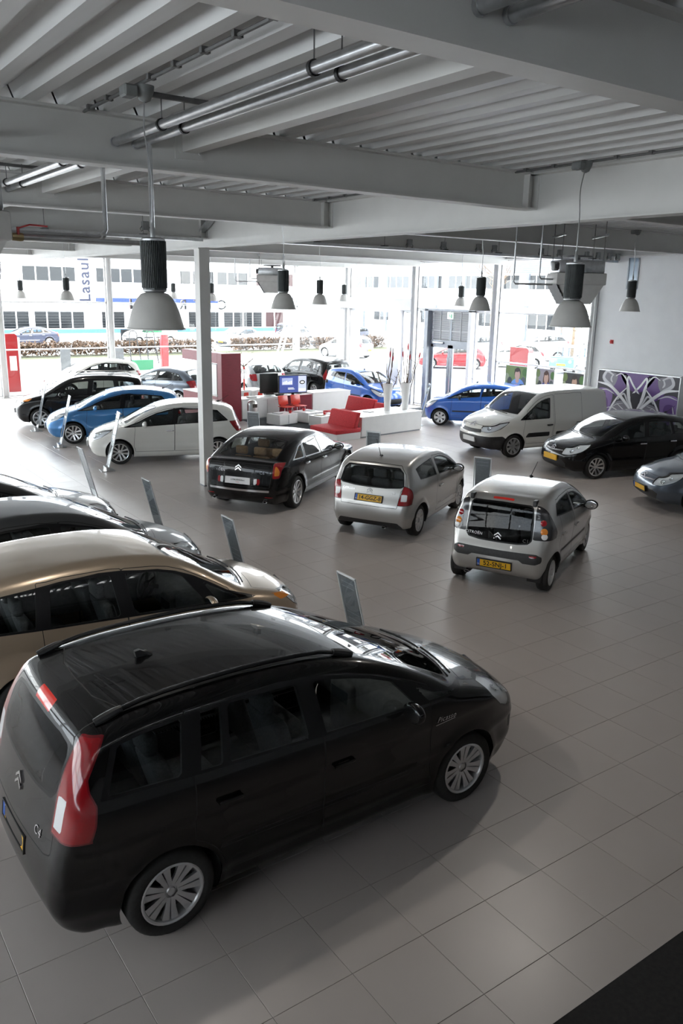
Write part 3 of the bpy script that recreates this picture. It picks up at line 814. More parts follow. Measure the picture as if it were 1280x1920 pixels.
CARS['compact_mpv']=dict(wb=2.54,wheel_r=.315,tyre_w=.2,wheel=W8A,bow_front=.25,bow_rear=.14,camber=.05,round=.11,
  profile=[(1.9,.2),(2.02,.31),(2.065,.46),(2.06,.64),(2.0,.79),(1.84,.905),(1.58,.99),(1.32,1.06),(1.02,1.215),(.68,1.40),(.36,1.535),(0,1.60),(-.6,1.63),(-1.2,1.61),(-1.62,1.56),(-1.82,1.50),(-1.90,1.32),(-1.95,1.08),(-1.98,.92),(-2.02,.74),(-2.035,.5),(-1.98,.32),(-1.88,.2)],
  plan=[(-2.12,.60),(-2.0,.72),(-1.75,.80),(-1.3,.85),(-.5,.865),(.6,.865),(1.2,.86),(1.6,.82),(1.88,.73),(2.05,.6),(2.15,.45)],
  belt=(.93,.985,1.3,-1.8), tumble=.26, tumble2=.10, creases=[(.38,.015,.06)],
  dlo_front=(1.26,.88), dlo_rear=(-1.70,-1.60), dlo_rear_up=.10, drop=.12, dlo_black=True,
  panes=['front_quarter_window','front_window','rear_door_window','quarter_window'],
  pillars=[(.76,.44,.05),(-.22,-.28,.06),(-1.10,-1.04,.055)],
  windscreen=screen(1.27,.30,.66,.57,.25), rear_window=('R',[(0,1.44),(.5,1.42),(.62,1.34),(.64,1.12),(.56,1.05),(0,1.03)]),
  doors=[('front_door',.95,.93,-.22,-.24,.34),('rear_door',-.22,-.24,-1.14,-1.10,.34)],
  hood=bonnet(1.40,1.97,.70,.60,.25), hood_z=.78, wiper_x=1.34,
  tailgate=('R',[(0,1.48),(.6,1.45),(.68,1.3),(.68,.9),(.60,.66),(0,.65)]),
  regions=[dict(name='tail_lamp',view='S',poly=[(-2.3,1.30),(-1.86,1.30),(-1.84,1.1),(-1.80,.92),(-1.86,.80),(-2.3,.80)],ymin=.62,ring=.008,ring_name='tail_lamp_rim'),
    dict(name='indicator',view='S',poly=[(1.48,.93),(1.72,.89),(1.78,.84),(1.6,.845)],ymin=.45),
    dict(name='headlamp',view='S',poly=[(1.60,.93),(1.80,.885),(1.96,.80),(2.3,.72),(2.2,.60),(1.98,.62),(1.80,.74)],ymin=.36,ring=.008,ring_name='head_lamp_rim'),
    dict(name='grille',view='F',poly=[(0,.42),(.5,.42),(.55,.34),(.5,.25),(0,.25)]),dict(name='chrome_trim',view='F',poly=[(0,.70),(.42,.72),(.42,.69),(0,.665)])],
  late_regions=[dict(name='rub_strip',view='S',poly=[(.90,.47),(-.95,.50),(-.95,.54),(.90,.51)],ymin=.7,allowed=('front_door','rear_door'))],
  mats={'rub_strip':None}, mirror=(.66,1.01), handles=[(-.12,.86,'front_door'),(-1.0,.88,'rear_door')],
  plates=[('R',.62,'','y',.52,.11),('F',.50,'','w',.52,.11)], emblems=[('F',0,.76,.18,.12),('R',0,.94,.12,.1)], seat_x=.02, seat_z=.62, rear_seat_x=-.82, dash_x=.86,
  reflectors=[(1.92,.6,.74,.055),(1.8,.66,.8,.045)])
CARS['supermini']=dict(wb=2.465,wheel_r=.305,tyre_w=.195,wheel=W8,bow_front=.27,bow_rear=.15,camber=.055,round=.12,
  profile=[(1.84,.2),(1.97,.30),(2.02,.45),(2.0,.60),(1.90,.74),(1.70,.845),(1.45,.93),(1.2,1.005),(.85,1.185),(.5,1.345),(.15,1.45),(-.3,1.505),(-.8,1.51),(-1.25,1.465),(-1.56,1.395),(-1.68,1.33),(-1.78,1.14),(-1.85,.98),(-1.91,.80),(-1.94,.6),(-1.92,.4),(-1.82,.2)],
  plan=[(-2.06,.55),(-1.92,.68),(-1.68,.78),(-1.2,.845),(-.4,.86),(.6,.86),(1.2,.85),(1.6,.79),(1.85,.68),(2.0,.54),(2.1,.4)],
  belt=(.91,1.0,1.2,-1.7), tumble=.33, tumble2=.15, creases=[(.44,.014,.05)],
  dlo_front=(1.10,.70), dlo_rear=(-1.48,-1.20), dlo_rear_up=.05, drop=.115, edge_y=.62,
  panes=['front_window','rear_door_window','quarter_window'], pillars=[(-.12,-.20,.05),(-.96,-.92,.025)], parents={'quarter_window':'rear_door'},
  windscreen=screen(1.16,-.05,.64,.55,.27), rear_window=('R',[(0,1.35),(.45,1.33),(.55,1.26),(.60,1.08),(.52,1.02),(0,1.0)]),
  doors=[('front_door',.90,.84,-.12,-.14,.32),('rear_door',-.12,-.14,-1.08,-1.02,.32)],
  hood=bonnet(1.29,1.92,.68,.54,.27), hood_z=.70, wiper_x=1.22,
  tailgate=('R',[(0,1.40),(.5,1.37),(.62,1.2),(.62,.9),(.55,.62),(0,.61)]),
  regions=[dict(name='tail_lamp_clear',view='S',poly=[(-2.2,.90),(-1.80,.90),(-1.78,.84),(-2.2,.82)],ymin=.56),
    dict(name='tail_lamp',view='S',poly=[(-2.2,1.03),(-1.72,1.06),(-1.52,1.05),(-1.62,.90),(-1.72,.78),(-2.2,.78)],ymin=.54,ring=.008,ring_name='tail_lamp_rim'),
    dict(name='headlamp',view='S',poly=[(1.36,.885),(1.60,.84),(1.78,.77),(2.2,.66),(2.2,.56),(1.9,.58),(1.66,.68)],ymin=.36,ring=.008,ring_name='head_lamp_rim'),
    dict(name='grille',view='F',poly=[(0,.44),(.42,.44),(.52,.36),(.46,.25),(0,.25)]),dict(name='chrome_trim',view='F',poly=[(0,.655),(.38,.68),(.38,.655),(0,.62)])],
  mats={}, mirror=(.62,.99), handles=[(-.02,.845,'front_door'),(-.92,.88,'rear_door')], handle_mat=M_CHROME, aerial=(-1.35,.32,1.0),
  plates=[('R',.55,'','y',.52,.11),('F',.47,'','w',.52,.11)], emblems=[('F',0,.70,.17,.11),('R',0,.88,.12,.1)], seat_x=-.02, seat_z=.52, rear_seat_x=-.85, dash_x=.78,
  reflectors=[(1.82,.58,.68,.05),(1.66,.64,.75,.04)])
CARS['saloon']=dict(wb=2.90,wheel_r=.335,tyre_w=.225,wheel=W9,bow_front=.26,bow_rear=.15,camber=.06,round=.12,
  profile=[(2.42,.2),(2.54,.32),(2.58,.47),(2.53,.62),(2.36,.735),(2.0,.825),(1.6,.89),(1.22,.945),(.85,1.11),(.45,1.285),(.1,1.39),(-.3,1.445),(-.8,1.45),(-1.25,1.385),(-1.65,1.26),(-1.95,1.135),(-2.10,1.075),(-2.25,1.055),(-2.30,.95),(-2.335,.75),(-2.36,.52),(-2.33,.34),(-2.2,.22)],
  plan=[(-2.46,.60),(-2.34,.74),(-2.1,.83),(-1.5,.895),(-.5,.925),(.6,.925),(1.5,.915),(2.0,.85),(2.3,.73),(2.5,.58),(2.62,.45)],
  belt=(.86,.985,1.3,-1.9), tumble=.36, tumble2=.22, creases=[(.50,.012,.03),(.36,.012,.05)],
  dlo_front=(1.00,.55), dlo_rear=(-1.62,-1.22), dlo_rear_up=.02, drop=.115, edge_y=.64, dlo_black=True,
  panes=['front_window','rear_door_window','quarter_window'], pillars=[(-.20,-.26,.035),(-1.08,-.98,.025)], parents={'quarter_window':'rear_door'}, seal=.018,
  windscreen=screen(1.18,.12,.70,.60,.26), rear_window=('T',[(-1.22,0),(-1.24,.35),(-1.29,.60),(-1.6,.655),(-1.93,.66),(-2.02,.5),(-2.04,.3),(-2.05,0)]), rear_glass=GL,
  doors=[('front_door',.92,.88,-.20,-.24,.34),('rear_door',-.20,-.24,-1.24,-1.14,.34)],
  hood=bonnet(1.32,2.42,.74,.60,.26), hood_z=.68, wiper_x=1.25,
  tailgate=('R',[(0,1.04),(.66,1.0),(.70,.9),(.66,.56),(0,.56)]),
  regions=[dict(name='tail_lamp_orange',view='S',poly=[(-2.6,.98),(-2.17,.98),(-2.15,.88),(-2.16,.80),(-2.6,.80)],ymin=.74,extra=lambda x,y,z:np.abs(y)-.84),
    dict(name='tail_lamp',view='S',poly=[(-2.6,1.04),(-2.12,1.05),(-1.86,1.03),(-1.98,.97),(-2.10,.90),(-2.14,.74),(-2.6,.74)],ymin=.70,ring=.008,ring_name='tail_lamp_rim'),
    dict(name='lower_lamp',view='R',poly=[(.40,.725),(.46,.73),(.46,.61),(.40,.61)]),dict(name='lower_lamp_clear',view='R',poly=[(.335,.73),(.40,.73),(.40,.61),(.335,.61)]),
    dict(name='reflector',view='R',poly=[(.55,.375),(.72,.375),(.72,.355),(.55,.355)]),
    dict(name='chrome_trim',view='R',poly=[(0,.505),(.66,.51),(.66,.47),(0,.465)]),
    dict(name='headlamp',view='S',poly=[(1.95,.82),(2.2,.76),(2.4,.67),(2.8,.6),(2.8,.50),(2.4,.53),(2.2,.65)],ymin=.5,ring=.008,ring_name='head_lamp_rim'),
    dict(name='grille',view='F',poly=[(0,.56),(.5,.55),(.55,.45),(.5,.3),(0,.3)])],
  late_regions=[dict(name='chrome_strip',view='S',poly=[(.88,.455),(-1.10,.475),(-1.10,.505),(.88,.485)],ymin=.7,allowed=('front_door','rear_door'))],
  mats={'lower_lamp':M_RED,'lower_lamp_clear':M_CLEAR,'chrome_strip':M_RIM,'window_seal':M_CHROME}, mirror=(.60,.94), handles=[(-.08,.83,'front_door'),(-1.02,.87,'rear_door')], handle_mat=M_CHROME,
  plates=[('R',.675,'CITROËNSelect','w',.52,.11)], emblems=[('R',0,.92,.13,.11),('F',0,.68,.2,.12)], texts=[('R',.47,.85,'CITROËN',.075,0),('R',-.5,.85,'C6',.08,0)],
  exhausts=[(.56,.27),(-.56,.27)], seat_x=.0, seat_z=.48, rear_seat_x=-.92, dash_x=.80, seat_mat=M_TAN, tyre=1, reflectors=[(2.3,.66,.64,.05)])
CARS['three_door']=dict(wb=2.315,wheel_r=.29,tyre_w=.185,wheel=W12,bow_front=.27,bow_rear=.10,camber=.05,round=.08,
  profile=[(1.72,.2),(1.84,.32),(1.88,.48),(1.84,.65),(1.71,.79),(1.45,.89),(1.15,.975),(.82,1.155),(.48,1.315),(.18,1.41),(-.2,1.455),(-.7,1.46),(-1.1,1.43),(-1.40,1.375),(-1.50,1.335),(-1.60,1.12),(-1.66,.97),(-1.71,.80),(-1.765,.62),(-1.78,.44),(-1.73,.30),(-1.65,.22)],
  plan=[(-1.9,.56),(-1.78,.68),(-1.55,.76),(-1.1,.81),(-.4,.825),(.6,.825),(1.1,.815),(1.45,.765),(1.7,.66),(1.85,.52),(1.95,.4)],
  belt=(.89,.97,1.1,-1.5), tumble=.30, tumble2=.12, creases=[(.42,.014,.05)],
  dlo_front=(1.0,.62), dlo_rear=(-1.18,-1.27), dlo_rear_up=.07, drop=.115, edge_y=.6, dlo_black=False, seal=.016,
  panes=['front_window','quarter_window'], pillars=[(-.30,-.40,.055)],
  windscreen=screen(1.10,.20,.62,.54,.27), rear_window=('R',[(0,1.315),(.50,1.295),(.585,1.22),(.63,.99),(.58,.955),(.3,.93),(0,.92)]), rear_glass=GL,
  doors=[('front_door',.84,.80,-.34,-.40,.30)], hood=bonnet(1.24,1.79,.64,.5,.27), hood_z=.72, wiper_x=1.16,
  tailgate=('R',[(0,1.36),(.52,1.335),(.63,1.2),(.66,.98),(.585,.9),(.55,.60),(0,.60)]),
  regions=[dict(name='tail_lamp_clear',view='S',poly=[(-2.1,.86),(-1.58,.85),(-1.58,.735),(-2.1,.725)],ymin=.60,extra=lambda x,y,z:np.abs(y)-.705),
    dict(name='tail_lamp',view='S',poly=[(-2.1,1.05),(-1.63,1.04),(-1.56,.93),(-1.51,.80),(-1.53,.66),(-2.1,.64)],extra=lambda x,y,z:(.545+np.clip(z-.66,0,1)*.22)-np.abs(y),ring=.008,ring_name='tail_lamp_rim'),
    dict(name='headlamp',view='S',poly=[(1.30,.86),(1.5,.82),(1.68,.74),(2.1,.64),(2.1,.54),(1.7,.56),(1.5,.68)],ymin=.36,ring=.008,ring_name='head_lamp_rim'),
    dict(name='lower_bumper',view='R',poly=[(0,.33),(.56,.33),(.62,.27),(.66,.15),(0,.15)]),
    dict(name='grille',view='F',poly=[(0,.42),(.42,.42),(.46,.3),(.4,.25),(0,.25)])],
  late_regions=[dict(name='rub_strip',view='S',poly=[(.80,.405),(-.32,.42),(-.32,.445),(.80,.43)],ymin=.6,ring=.005,ring_name='rub_strip_gap',allowed=('front_door',))],
  mats={'rub_strip':None}, mirror=(.56,.965), mirror_mat=M_PLASTIC, handles=[(-.22,.78,'front_door')], aerial=(-1.22,.42,.55),
  plates=[('R',.735,'14-GGZ-8','y',.52,.11)], emblems=[('R',0,.865,.10,.085)], texts=[('R',.42,.865,'CITROËN',.052,0),('R',-.46,.855,'C2',.06,0)], rear_wiper=(0,.945,-.0,.95),
  exhausts=[(-.3,.22)], seat_x=-.05, seat_z=.5, rear_seat_x=-.8, dash_x=.70)
def c1_lamps(root,D,sh,made,pm):
    for sd in (1,-1):
        o=made.get(('lamp_panel',sd)) or root
        for z,rr,mm,nm in ((1.09,.046,M_RED,'tail_lamp'),(.965,.052,M_ORANGE,'indicator_lamp'),(.895,.046,M_CLEAR,'reversing_lamp')):
            p,n=sh.cast((-1.9,sd*1.13,z),(.55,-sd*.55,0))
            if p is None: continue
            M=frame_at(np.array(p)+n*.001,n); b=MB(); b.lathe([(rr,-.012),(rr,.001),(rr*.85,.005),(rr*.4,.008),(0,.009)],18,M); b.build(nm,mm,o,True,40)
    for sd in (1,-1):
        p,n=sh.top_pt(-1.30,sd*.48); b=MB(); b.rbox(p[0]-.10,p[0]+.02,p[1]-.03,p[1]+.03,p[2]-.06,p[2]+.025,.012); b.build('hatch_hinge',M_PLASTIC,root,True)
CARS['city_car']=dict(wb=2.34,wheel_r=.28,tyre_w=.175,wheel=W6,bow_front=.28,bow_rear=.13,camber=.055,round=.11,
  profile=[(1.68,.2),(1.79,.31),(1.82,.47),(1.785,.65),(1.64,.80),(1.38,.91),(1.1,.995),(.76,1.18),(.42,1.335),(.12,1.425),(-.3,1.465),(-.8,1.46),(-1.15,1.425),(-1.32,1.395),(-1.40,1.34),(-1.46,1.12),(-1.505,.93),(-1.56,.76),(-1.62,.60),(-1.635,.44),(-1.60,.32),(-1.52,.24)],
  plan=[(-1.75,.55),(-1.62,.67),(-1.4,.745),(-1.0,.795),(-.3,.81),(.6,.81),(1.05,.80),(1.4,.745),(1.62,.64),(1.78,.5),(1.9,.38)],
  belt=(.89,1.0,1.1,-1.3), tumble=.32, tumble2=.14, creases=[(.42,.012,.05)],
  dlo_front=(1.0,.62), dlo_rear=(-1.08,-.98), dlo_rear_up=.12, drop=.115, edge_y=.58, dlo_black=False, seal=.016,
  panes=['front_window','rear_door_window'], pillars=[(-.16,-.22,.03)],
  windscreen=screen(1.06,.15,.60,.52,.28), rear_window=('R',[(0,1.345),(.44,1.325),(.48,1.28),(.505,1.05),(.51,.82),(.46,.765),(.3,.745),(0,.74)]), rear_glass=GLD,
  doors=[('front_door',.82,.78,-.18,-.20,.30),('rear_door',-.18,-.20,-.98,-.95,.30)], hood=bonnet(1.20,1.72,.62,.48,.28), hood_z=.70, wiper_x=1.12,
  regions=[dict(name='lamp_panel',view='S',poly=[(-1.9,1.34),(-1.36,1.34),(-1.26,1.12),(-1.17,.92),(-1.20,.84),(-1.9,.83)],ymin=.515),
    dict(name='reflector',view='R',poly=[(.50,.615),(.61,.615),(.61,.585),(.50,.585)]),
    dict(name='bumper_strip',view='R',poly=[(0,.64),(.60,.64),(.68,.60),(.68,.52),(.60,.485),(.42,.49),(.36,.53),(0,.535)]),
    dict(name='brake_lamp',view='T',poly=[(-1.335,0),(-1.335,.16),(-1.375,.16),(-1.375,0)],extra=lambda x,y,z:1.2-z),
    dict(name='headlamp',view='S',poly=[(1.24,.87),(1.46,.82),(1.62,.74),(2.0,.64),(2.0,.54),(1.64,.56),(1.45,.68)],ymin=.36,ring=.008,ring_name='head_lamp_rim'),
    dict(name='grille',view='F',poly=[(0,.46),(.46,.46),(.50,.34),(.42,.25),(0,.25)])],
  late_regions=[dict(name='rub_strip',view='S',poly=[(.76,.50),(-.92,.535),(-.92,.58),(.76,.545)],ymin=.6,allowed=('front_door','rear_door'))],
  mats={'reflector':M_RED,'lamp_panel':mat('lamp_panel_dark',(.03,.03,.033),.15,0,.5)}, mirror=(.52,.975), mirror_mat=M_PLASTIC, handles=[(-.06,.80,'front_door'),(-.86,.84,'rear_door')], aerial=(.05,.42,-1.1),
  plates=[('R',.42,'52-SNJ-1','y',.52,.11)], emblems=[('R',0,.83,.11,.095)], texts=[('R',.38,.83,'CITROËN',.06,0),('R',-.42,.81,'C1',.07,0)], rear_wiper=(.0,.78,.12,.87),
  exhausts=[(.45,.20)], seat_x=-.02, seat_z=.5, rear_seat_x=-.78, dash_x=.66, extra_fit=c1_lamps, reflectors=[(1.6,.52,.66,.05)])
CARS['panel_van']=dict(wb=2.728,wheel_r=.315,tyre_w=.2,wheel=W8,bow_front=.25,bow_rear=.07,camber=.04,round=.10,
  profile=[(2.08,.24),(2.19,.34),(2.235,.50),(2.20,.70),(2.08,.88),(1.86,1.0),(1.58,1.09),(1.36,1.155),(1.05,1.37),(.78,1.565),(.5,1.70),(.1,1.775),(-.6,1.80),(-1.4,1.79),(-1.92,1.76),(-2.05,1.70),(-2.10,1.4),(-2.13,1.0),(-2.145,.6),(-2.12,.36),(-2.05,.24)],
  plan=[(-2.25,.70),(-2.14,.78),(-1.9,.84),(-1.4,.885),(-.4,.905),(.6,.905),(1.3,.895),(1.72,.84),(2.0,.74),(2.2,.6),(2.3,.45)],
  belt=(1.0,1.02,1.3,-2.0), tumble=.17, tumble2=.05, creases=[(.42,.012,.05)],
  dlo_front=(1.22,.66), dlo_rear=(.18,.14), drop=.15, edge_y=.7, dlo_black=False, seal=.02, panes=['front_window'], pillars=[],
  windscreen=screen(1.31,.52,.72,.63,.25), rear_window=None,
  doors=[('front_door',1.10,1.06,.06,.03,.36),('sliding_door',.03,.0,-.98,-1.0,.36)], door_top_max=.95, hood=bonnet(1.44,2.10,.74,.58,.25), hood_z=.82, wiper_x=1.38,
  tailgate=('R',[(0,1.68),(.7,1.66),(.72,.6),(0,.6)]),
  regions=[dict(name='tail_lamp',view='S',poly=[(-2.4,1.2),(-2.04,1.2),(-2.04,.75),(-2.4,.75)],ymin=.74),
    dict(name='headlamp',view='S',poly=[(1.52,1.0),(1.78,.955),(1.98,.87),(2.4,.76),(2.4,.68),(2.05,.70),(1.8,.80)],ymin=.38,ring=.008,ring_name='head_lamp_rim'),
    dict(name='grille',view='F',poly=[(0,.74),(.44,.76),(.42,.67),(0,.63)]),
    dict(name='lower_bumper',view='S',poly=[(2.6,.57),(1.72,.60),(1.60,.50),(1.6,.1),(2.6,.1)],ymin=0)],
  late_regions=[dict(name='rub_strip',view='S',poly=[(1.0,.54),(.15,.54),(.15,.66),(.9,.66)],ymin=.7,allowed=('front_door',)),
     dict(name='rub_strip',view='S',poly=[(-.08,.54),(-.92,.54),(-.92,.66),(-.08,.66)],ymin=.7,allowed=('sliding_door',)),
     dict(name='pressed_panel',view='S',poly=[(-.12,1.55),(-1.6,1.52),(-1.88,1.3),(-1.9,1.06),(-.12,1.06)],ymin=.6,ring=.012,ring_name='panel_crease',allowed=('body','sliding_door'))],
  mats={'pressed_panel':None,'panel_crease':None}, mirror=(.92,1.10), mirror_mat=M_PLASTIC, handles=[(.18,.86,'front_door'),(-.88,.88,'sliding_door')], handle_mat=M_PLASTIC,
  plates=[('F',.47,'','w',.5,.11)], emblems=[('F',0,.86,.2,.13)], seat_x=.3, seat_z=.68, rear_seat_x=.24, dash_x=1.0, reflectors=[(2.05,.62,.82,.06),(1.9,.68,.88,.04)])
CARS['hatchback']=dict(wb=2.61,wheel_r=.315,tyre_w=.205,wheel=W5B,bow_front=.27,bow_rear=.15,camber=.055,round=.12,
  profile=[(2.02,.2),(2.15,.31),(2.2,.46),(2.17,.61),(2.03,.74),(1.78,.83),(1.5,.905),(1.22,.965),(.88,1.125),(.5,1.29),(.15,1.395),(-.3,1.455),(-.8,1.455),(-1.25,1.40),(-1.62,1.28),(-1.82,1.17),(-1.92,1.05),(-1.97,.92),(-2.02,.75),(-2.05,.55),(-2.03,.38),(-1.94,.2)],
  plan=[(-2.18,.56),(-2.04,.70),(-1.8,.80),(-1.3,.865),(-.4,.885),(.6,.885),(1.25,.87),(1.7,.80),(1.98,.69),(2.18,.54),(2.28,.4)],
  belt=(.88,.985,1.25,-1.8), tumble=.34, tumble2=.16, creases=[(.44,.014,.05)],
  dlo_front=(1.05,.62), dlo_rear=(-1.52,-1.20), dlo_rear_up=.04, drop=.115, edge_y=.62,
  panes=['front_window','rear_door_window','quarter_window'], pillars=[(-.14,-.22,.045),(-1.02,-.96,.025)], parents={'quarter_window':'rear_door'},
  windscreen=screen(1.18,.14,.66,.57,.27), rear_window=('T',[(-1.28,0),(-1.31,.4),(-1.36,.56),(-1.6,.61),(-1.83,.60),(-1.87,.4),(-1.89,0)]),
  doors=[('front_door',.92,.87,-.14,-.16,.33),('rear_door',-.14,-.16,-1.14,-1.06,.33)], hood=bonnet(1.32,2.06,.72,.56,.27), hood_z=.70, wiper_x=1.25,
  tailgate=('R',[(0,1.12),(.6,1.08),(.64,.9),(.58,.62),(0,.61)]),
  regions=[dict(name='tail_lamp',view='S',poly=[(-2.4,1.04),(-1.84,1.06),(-1.64,1.02),(-1.78,.90),(-1.86,.78),(-2.4,.76)],ymin=.56,ring=.008,ring_name='tail_lamp_rim'),
    dict(name='headlamp',view='S',poly=[(1.56,.845),(1.8,.80),(1.98,.72),(2.4,.62),(2.4,.53),(2.05,.55),(1.82,.65)],ymin=.42,ring=.008,ring_name='head_lamp_rim'),
    dict(name='grille',view='F',poly=[(0,.44),(.46,.44),(.58,.38),(.5,.25),(0,.25)]),dict(name='chrome_trim',view='F',poly=[(0,.63),(.44,.66),(.44,.635),(0,.60)])],
  mats={}, mirror=(.64,.955), handles=[(-.03,.82,'front_door'),(-.96,.86,'rear_door')],
  plates=[('R',.55,'','y',.52,.11),('F',.42,'','y',.52,.11)], emblems=[('F',0,.68,.18,.12),('R',0,.9,.12,.1)], seat_x=-.02, seat_z=.5, rear_seat_x=-.88, dash_x=.80,
  reflectors=[(2.0,.6,.64,.05),(1.85,.66,.71,.04)])
# ------------------------------------------------------------------ building shell
M_STEEL=noise_colour(mat('painted_steel',(.70,.695,.675),.45),(.68,.675,.655),(.72,.715,.695),3)
M_DECK=noise_colour(mat('roof_deck',(.72,.725,.72),.38,.1),(.69,.695,.69),(.75,.755,.75),2,stretch=(8,.3,1))
M_WALL=noise_colour(mat('white_plaster',(.78,.79,.80),.8),(.76,.77,.78),(.80,.81,.82),2.5,bump=.05)
M_WHITE=noise_colour(mat('white_frame',(.82,.82,.82),.4),(.80,.80,.80),(.84,.84,.84),5)
M_GREYM=noise_colour(mat('grey_aluminium',(.28,.30,.33),.4,.3),(.26,.28,.31),(.31,.33,.36),6)
M_GALV=noise_colour(mat('galvanised',(.52,.53,.54),.3,.85),(.46,.47,.48),(.58,.59,.60),14)
M_CONDUIT=noise_colour(mat('grey_conduit',(.13,.13,.13),.5),(.11,.11,.11),(.15,.15,.15),10)
M_BOX=noise_colour(mat('grey_box',(.20,.21,.21),.5),(.18,.19,.19),(.23,.24,.24),12)
M_DARKFL=noise_colour(mat('dark_carpet',(.03,.026,.025),.9),(.025,.022,.021),(.038,.033,.031),80,bump=.1)
M_PANE=glass('window_glass',(.93,.96,.95))
def tile_material():
    m=mat('floor_tile',(.36,.33,.305),.34,spec=.8); N,Lk,B=nodes(m)
    g=N.new('ShaderNodeNewGeometry'); dv=N.new('ShaderNodeVectorMath'); dv.operation='SCALE'; dv.inputs['Scale'].default_value=1/.6
    fl=N.new('ShaderNodeVectorMath'); fl.operation='FLOOR'; wn=N.new('ShaderNodeTexWhiteNoise'); wn.noise_dimensions='2D'
    Lk.new(g.outputs['Position'],dv.inputs[0]); Lk.new(dv.outputs[0],fl.inputs[0]); Lk.new(fl.outputs[0],wn.inputs['Vector'])
    nz=N.new('ShaderNodeTexNoise'); nz.inputs['Scale'].default_value=2.2; nz.inputs['Detail'].default_value=6; Lk.new(g.outputs['Position'],nz.inputs['Vector'])
    mx=N.new('ShaderNodeMix'); mx.data_type='RGBA'; mx.inputs['A'].default_value=(.475,.43,.408,1); mx.inputs['B'].default_value=(.535,.487,.462,1)
    ad=N.new('ShaderNodeMath'); ad.operation='MULTIPLY_ADD'; ad.inputs[1].default_value=.35; Lk.new(wn.outputs['Value'],ad.inputs[0])
    ml=N.new('ShaderNodeMath'); ml.operation='MULTIPLY'; ml.inputs[1].default_value=.65; Lk.new(nz.outputs['Fac'],ml.inputs[0]); Lk.new(ml.outputs[0],ad.inputs[2])
    Lk.new(ad.outputs[0],mx.inputs['Factor']); Lk.new(mx.outputs['Result'],B.inputs['Base Color'])
    rr=N.new('ShaderNodeMapRange'); rr.inputs['To Min'].default_value=.30; rr.inputs['To Max'].default_value=.42; Lk.new(nz.outputs['Fac'],rr.inputs['Value']); Lk.new(rr.outputs[0],B.inputs['Roughness'])
    return m
M_TILE=tile_material()
CAMI=scene.camera.matrix_world.inverted()
def pixel(p):
    q=CAMI@Vector(p)
    if q.z>-.1: return None
    return 640+1538.2*q.x/-q.z, 960-1538.2*q.y/-q.z, -q.z
def build_floor():
    fl=struct(MB().box(-12,XR,-9,YL,-.12,-.004).build('floor',mat('grout',(.24,.215,.195),.8)))
    vis=[];
    for i in range(-20,30):
        for j in range(-15,52):
            x,y=i*.6+.3,j*.6+.3
            if x+.3>XR or y+.3>YL or x<-12 or y<-9: continue
            q=pixel((x,y,0))
            inview=q and -60<q[0]<1340 and 560<q[1]<1990
            vis.append((0 if inview else 1,q[2] if q else 99,x,y))
    vis.sort()
    t=MB(); a=.2985; b=.2965
    for z,r in ((-.01,a),(-.0015,a),(0,b)): t.v+=[(-r,-r,z),(r,-r,z),(r,r,z),(-r,r,z)]
    for k in (0,4):
        for e in range(4): l=(e+1)%4; t.f.append((k+e,k+l,k+4+l,k+4+e))
    t.f.append((8,9,10,11))
    me=None; rest=MB()
    for n,(o,d,x,y) in enumerate(vis):
        if n<290:
            if me is None:
                ob=t.build('tile',M_TILE,fl); me=ob.data
            else:
                ob=bpy.data.objects.new('tile',me); C.objects.link(ob); ob.parent=fl
            ob.location=(x,y,0)
        else: rest.add([(v[0]+x,v[1]+y,v[2]) for v in t.v],t.f)
    r=rest.build('tile_field',M_TILE,fl); r['kind']='stuff'
build_floor()
def build_deck():
    root=struct(empty('ceiling')); p=.35
    ys=[-9,-.45,4.0,8.4,12.95,17.3,21.7,26.1,YL+.2]
    for a,b in zip(ys[:-1],ys[1:]):
        m=MB(); x=-12.; prof=[]
        while x<XR+.3:
            prof+=[(x,5.735),(x+.12,5.735),(x+.17,5.86),(x+.30,5.86)]; x+=p
        n=len(prof)
        for y in (a+.02,b-.02): m.v+=[(px,y,pz) for px,pz in prof]
        m.f=[(i,i+1,n+i+1,n+i) for i in range(n-1)]
        # stiffening lips along the high flats
        for i in range(3,n,4):
            q=prof[i-1][0]+.065; m.box(q-.006,q+.006,a+.02,b-.02,5.853,5.86)
        m.build('deck_sheet',M_DECK,root)
    m=MB().box(-12,XR+.3,-9,YL+.2,5.92,6.05); m.build('roof_slab',M_WHITE,root)
build_deck()
def ibeam(name,p,q,h,w,tf=.022,tw=.016,ztop=5.735,m=None):
    """I beam from p to q (plan), top at ztop"""
    b=MB(); z=ztop
    p=Vector((*p,0));q=Vector((*q,0))
    b.bar(p+Vector((0,0,z-tf/2)),q+Vector((0,0,z-tf/2)),w,tf); b.bar(p+Vector((0,0,z-h+tf/2)),q+Vector((0,0,z-h+tf/2)),w,tf)
    b.bar(p+Vector((0,0,z-h/2)),q+Vector((0,0,z-h/2)),tw,h-2*tf)
    return struct(b.build(name,m or M_STEEL))
GX=4.22
BY=[-.52,3.93,8.35,12.9,17.2,21.6,26.0]
for y in BY:
    for xa,xb in ((-12,GX-.02),(GX+.02,XR-.05)):
        o=ibeam('ceiling_beam',(xa,y),(xb,y),.42,.20)
        # end plate at the girder and stiffeners
        e=xb if xb<GX else xa; s=-1 if xb<GX else 1
        MB().box(e-.012,e+.012,y-.10,y+.10,5.33,5.71).build('end_plate',M_STEEL,o)
        st=MB(); st.box(e+s*.16-.008,e+s*.16+.008,y-.095,y+.095,5.34,5.71); st.build('stiffener',M_STEEL,o)
o=ibeam('ceiling_girder',(GX,-9),(GX,YL-.1),.585,.26)
for x in (XR-.14,): ibeam('edge_girder',(x,-9),(x,YL-.1),.24,.2,ztop=5.735)
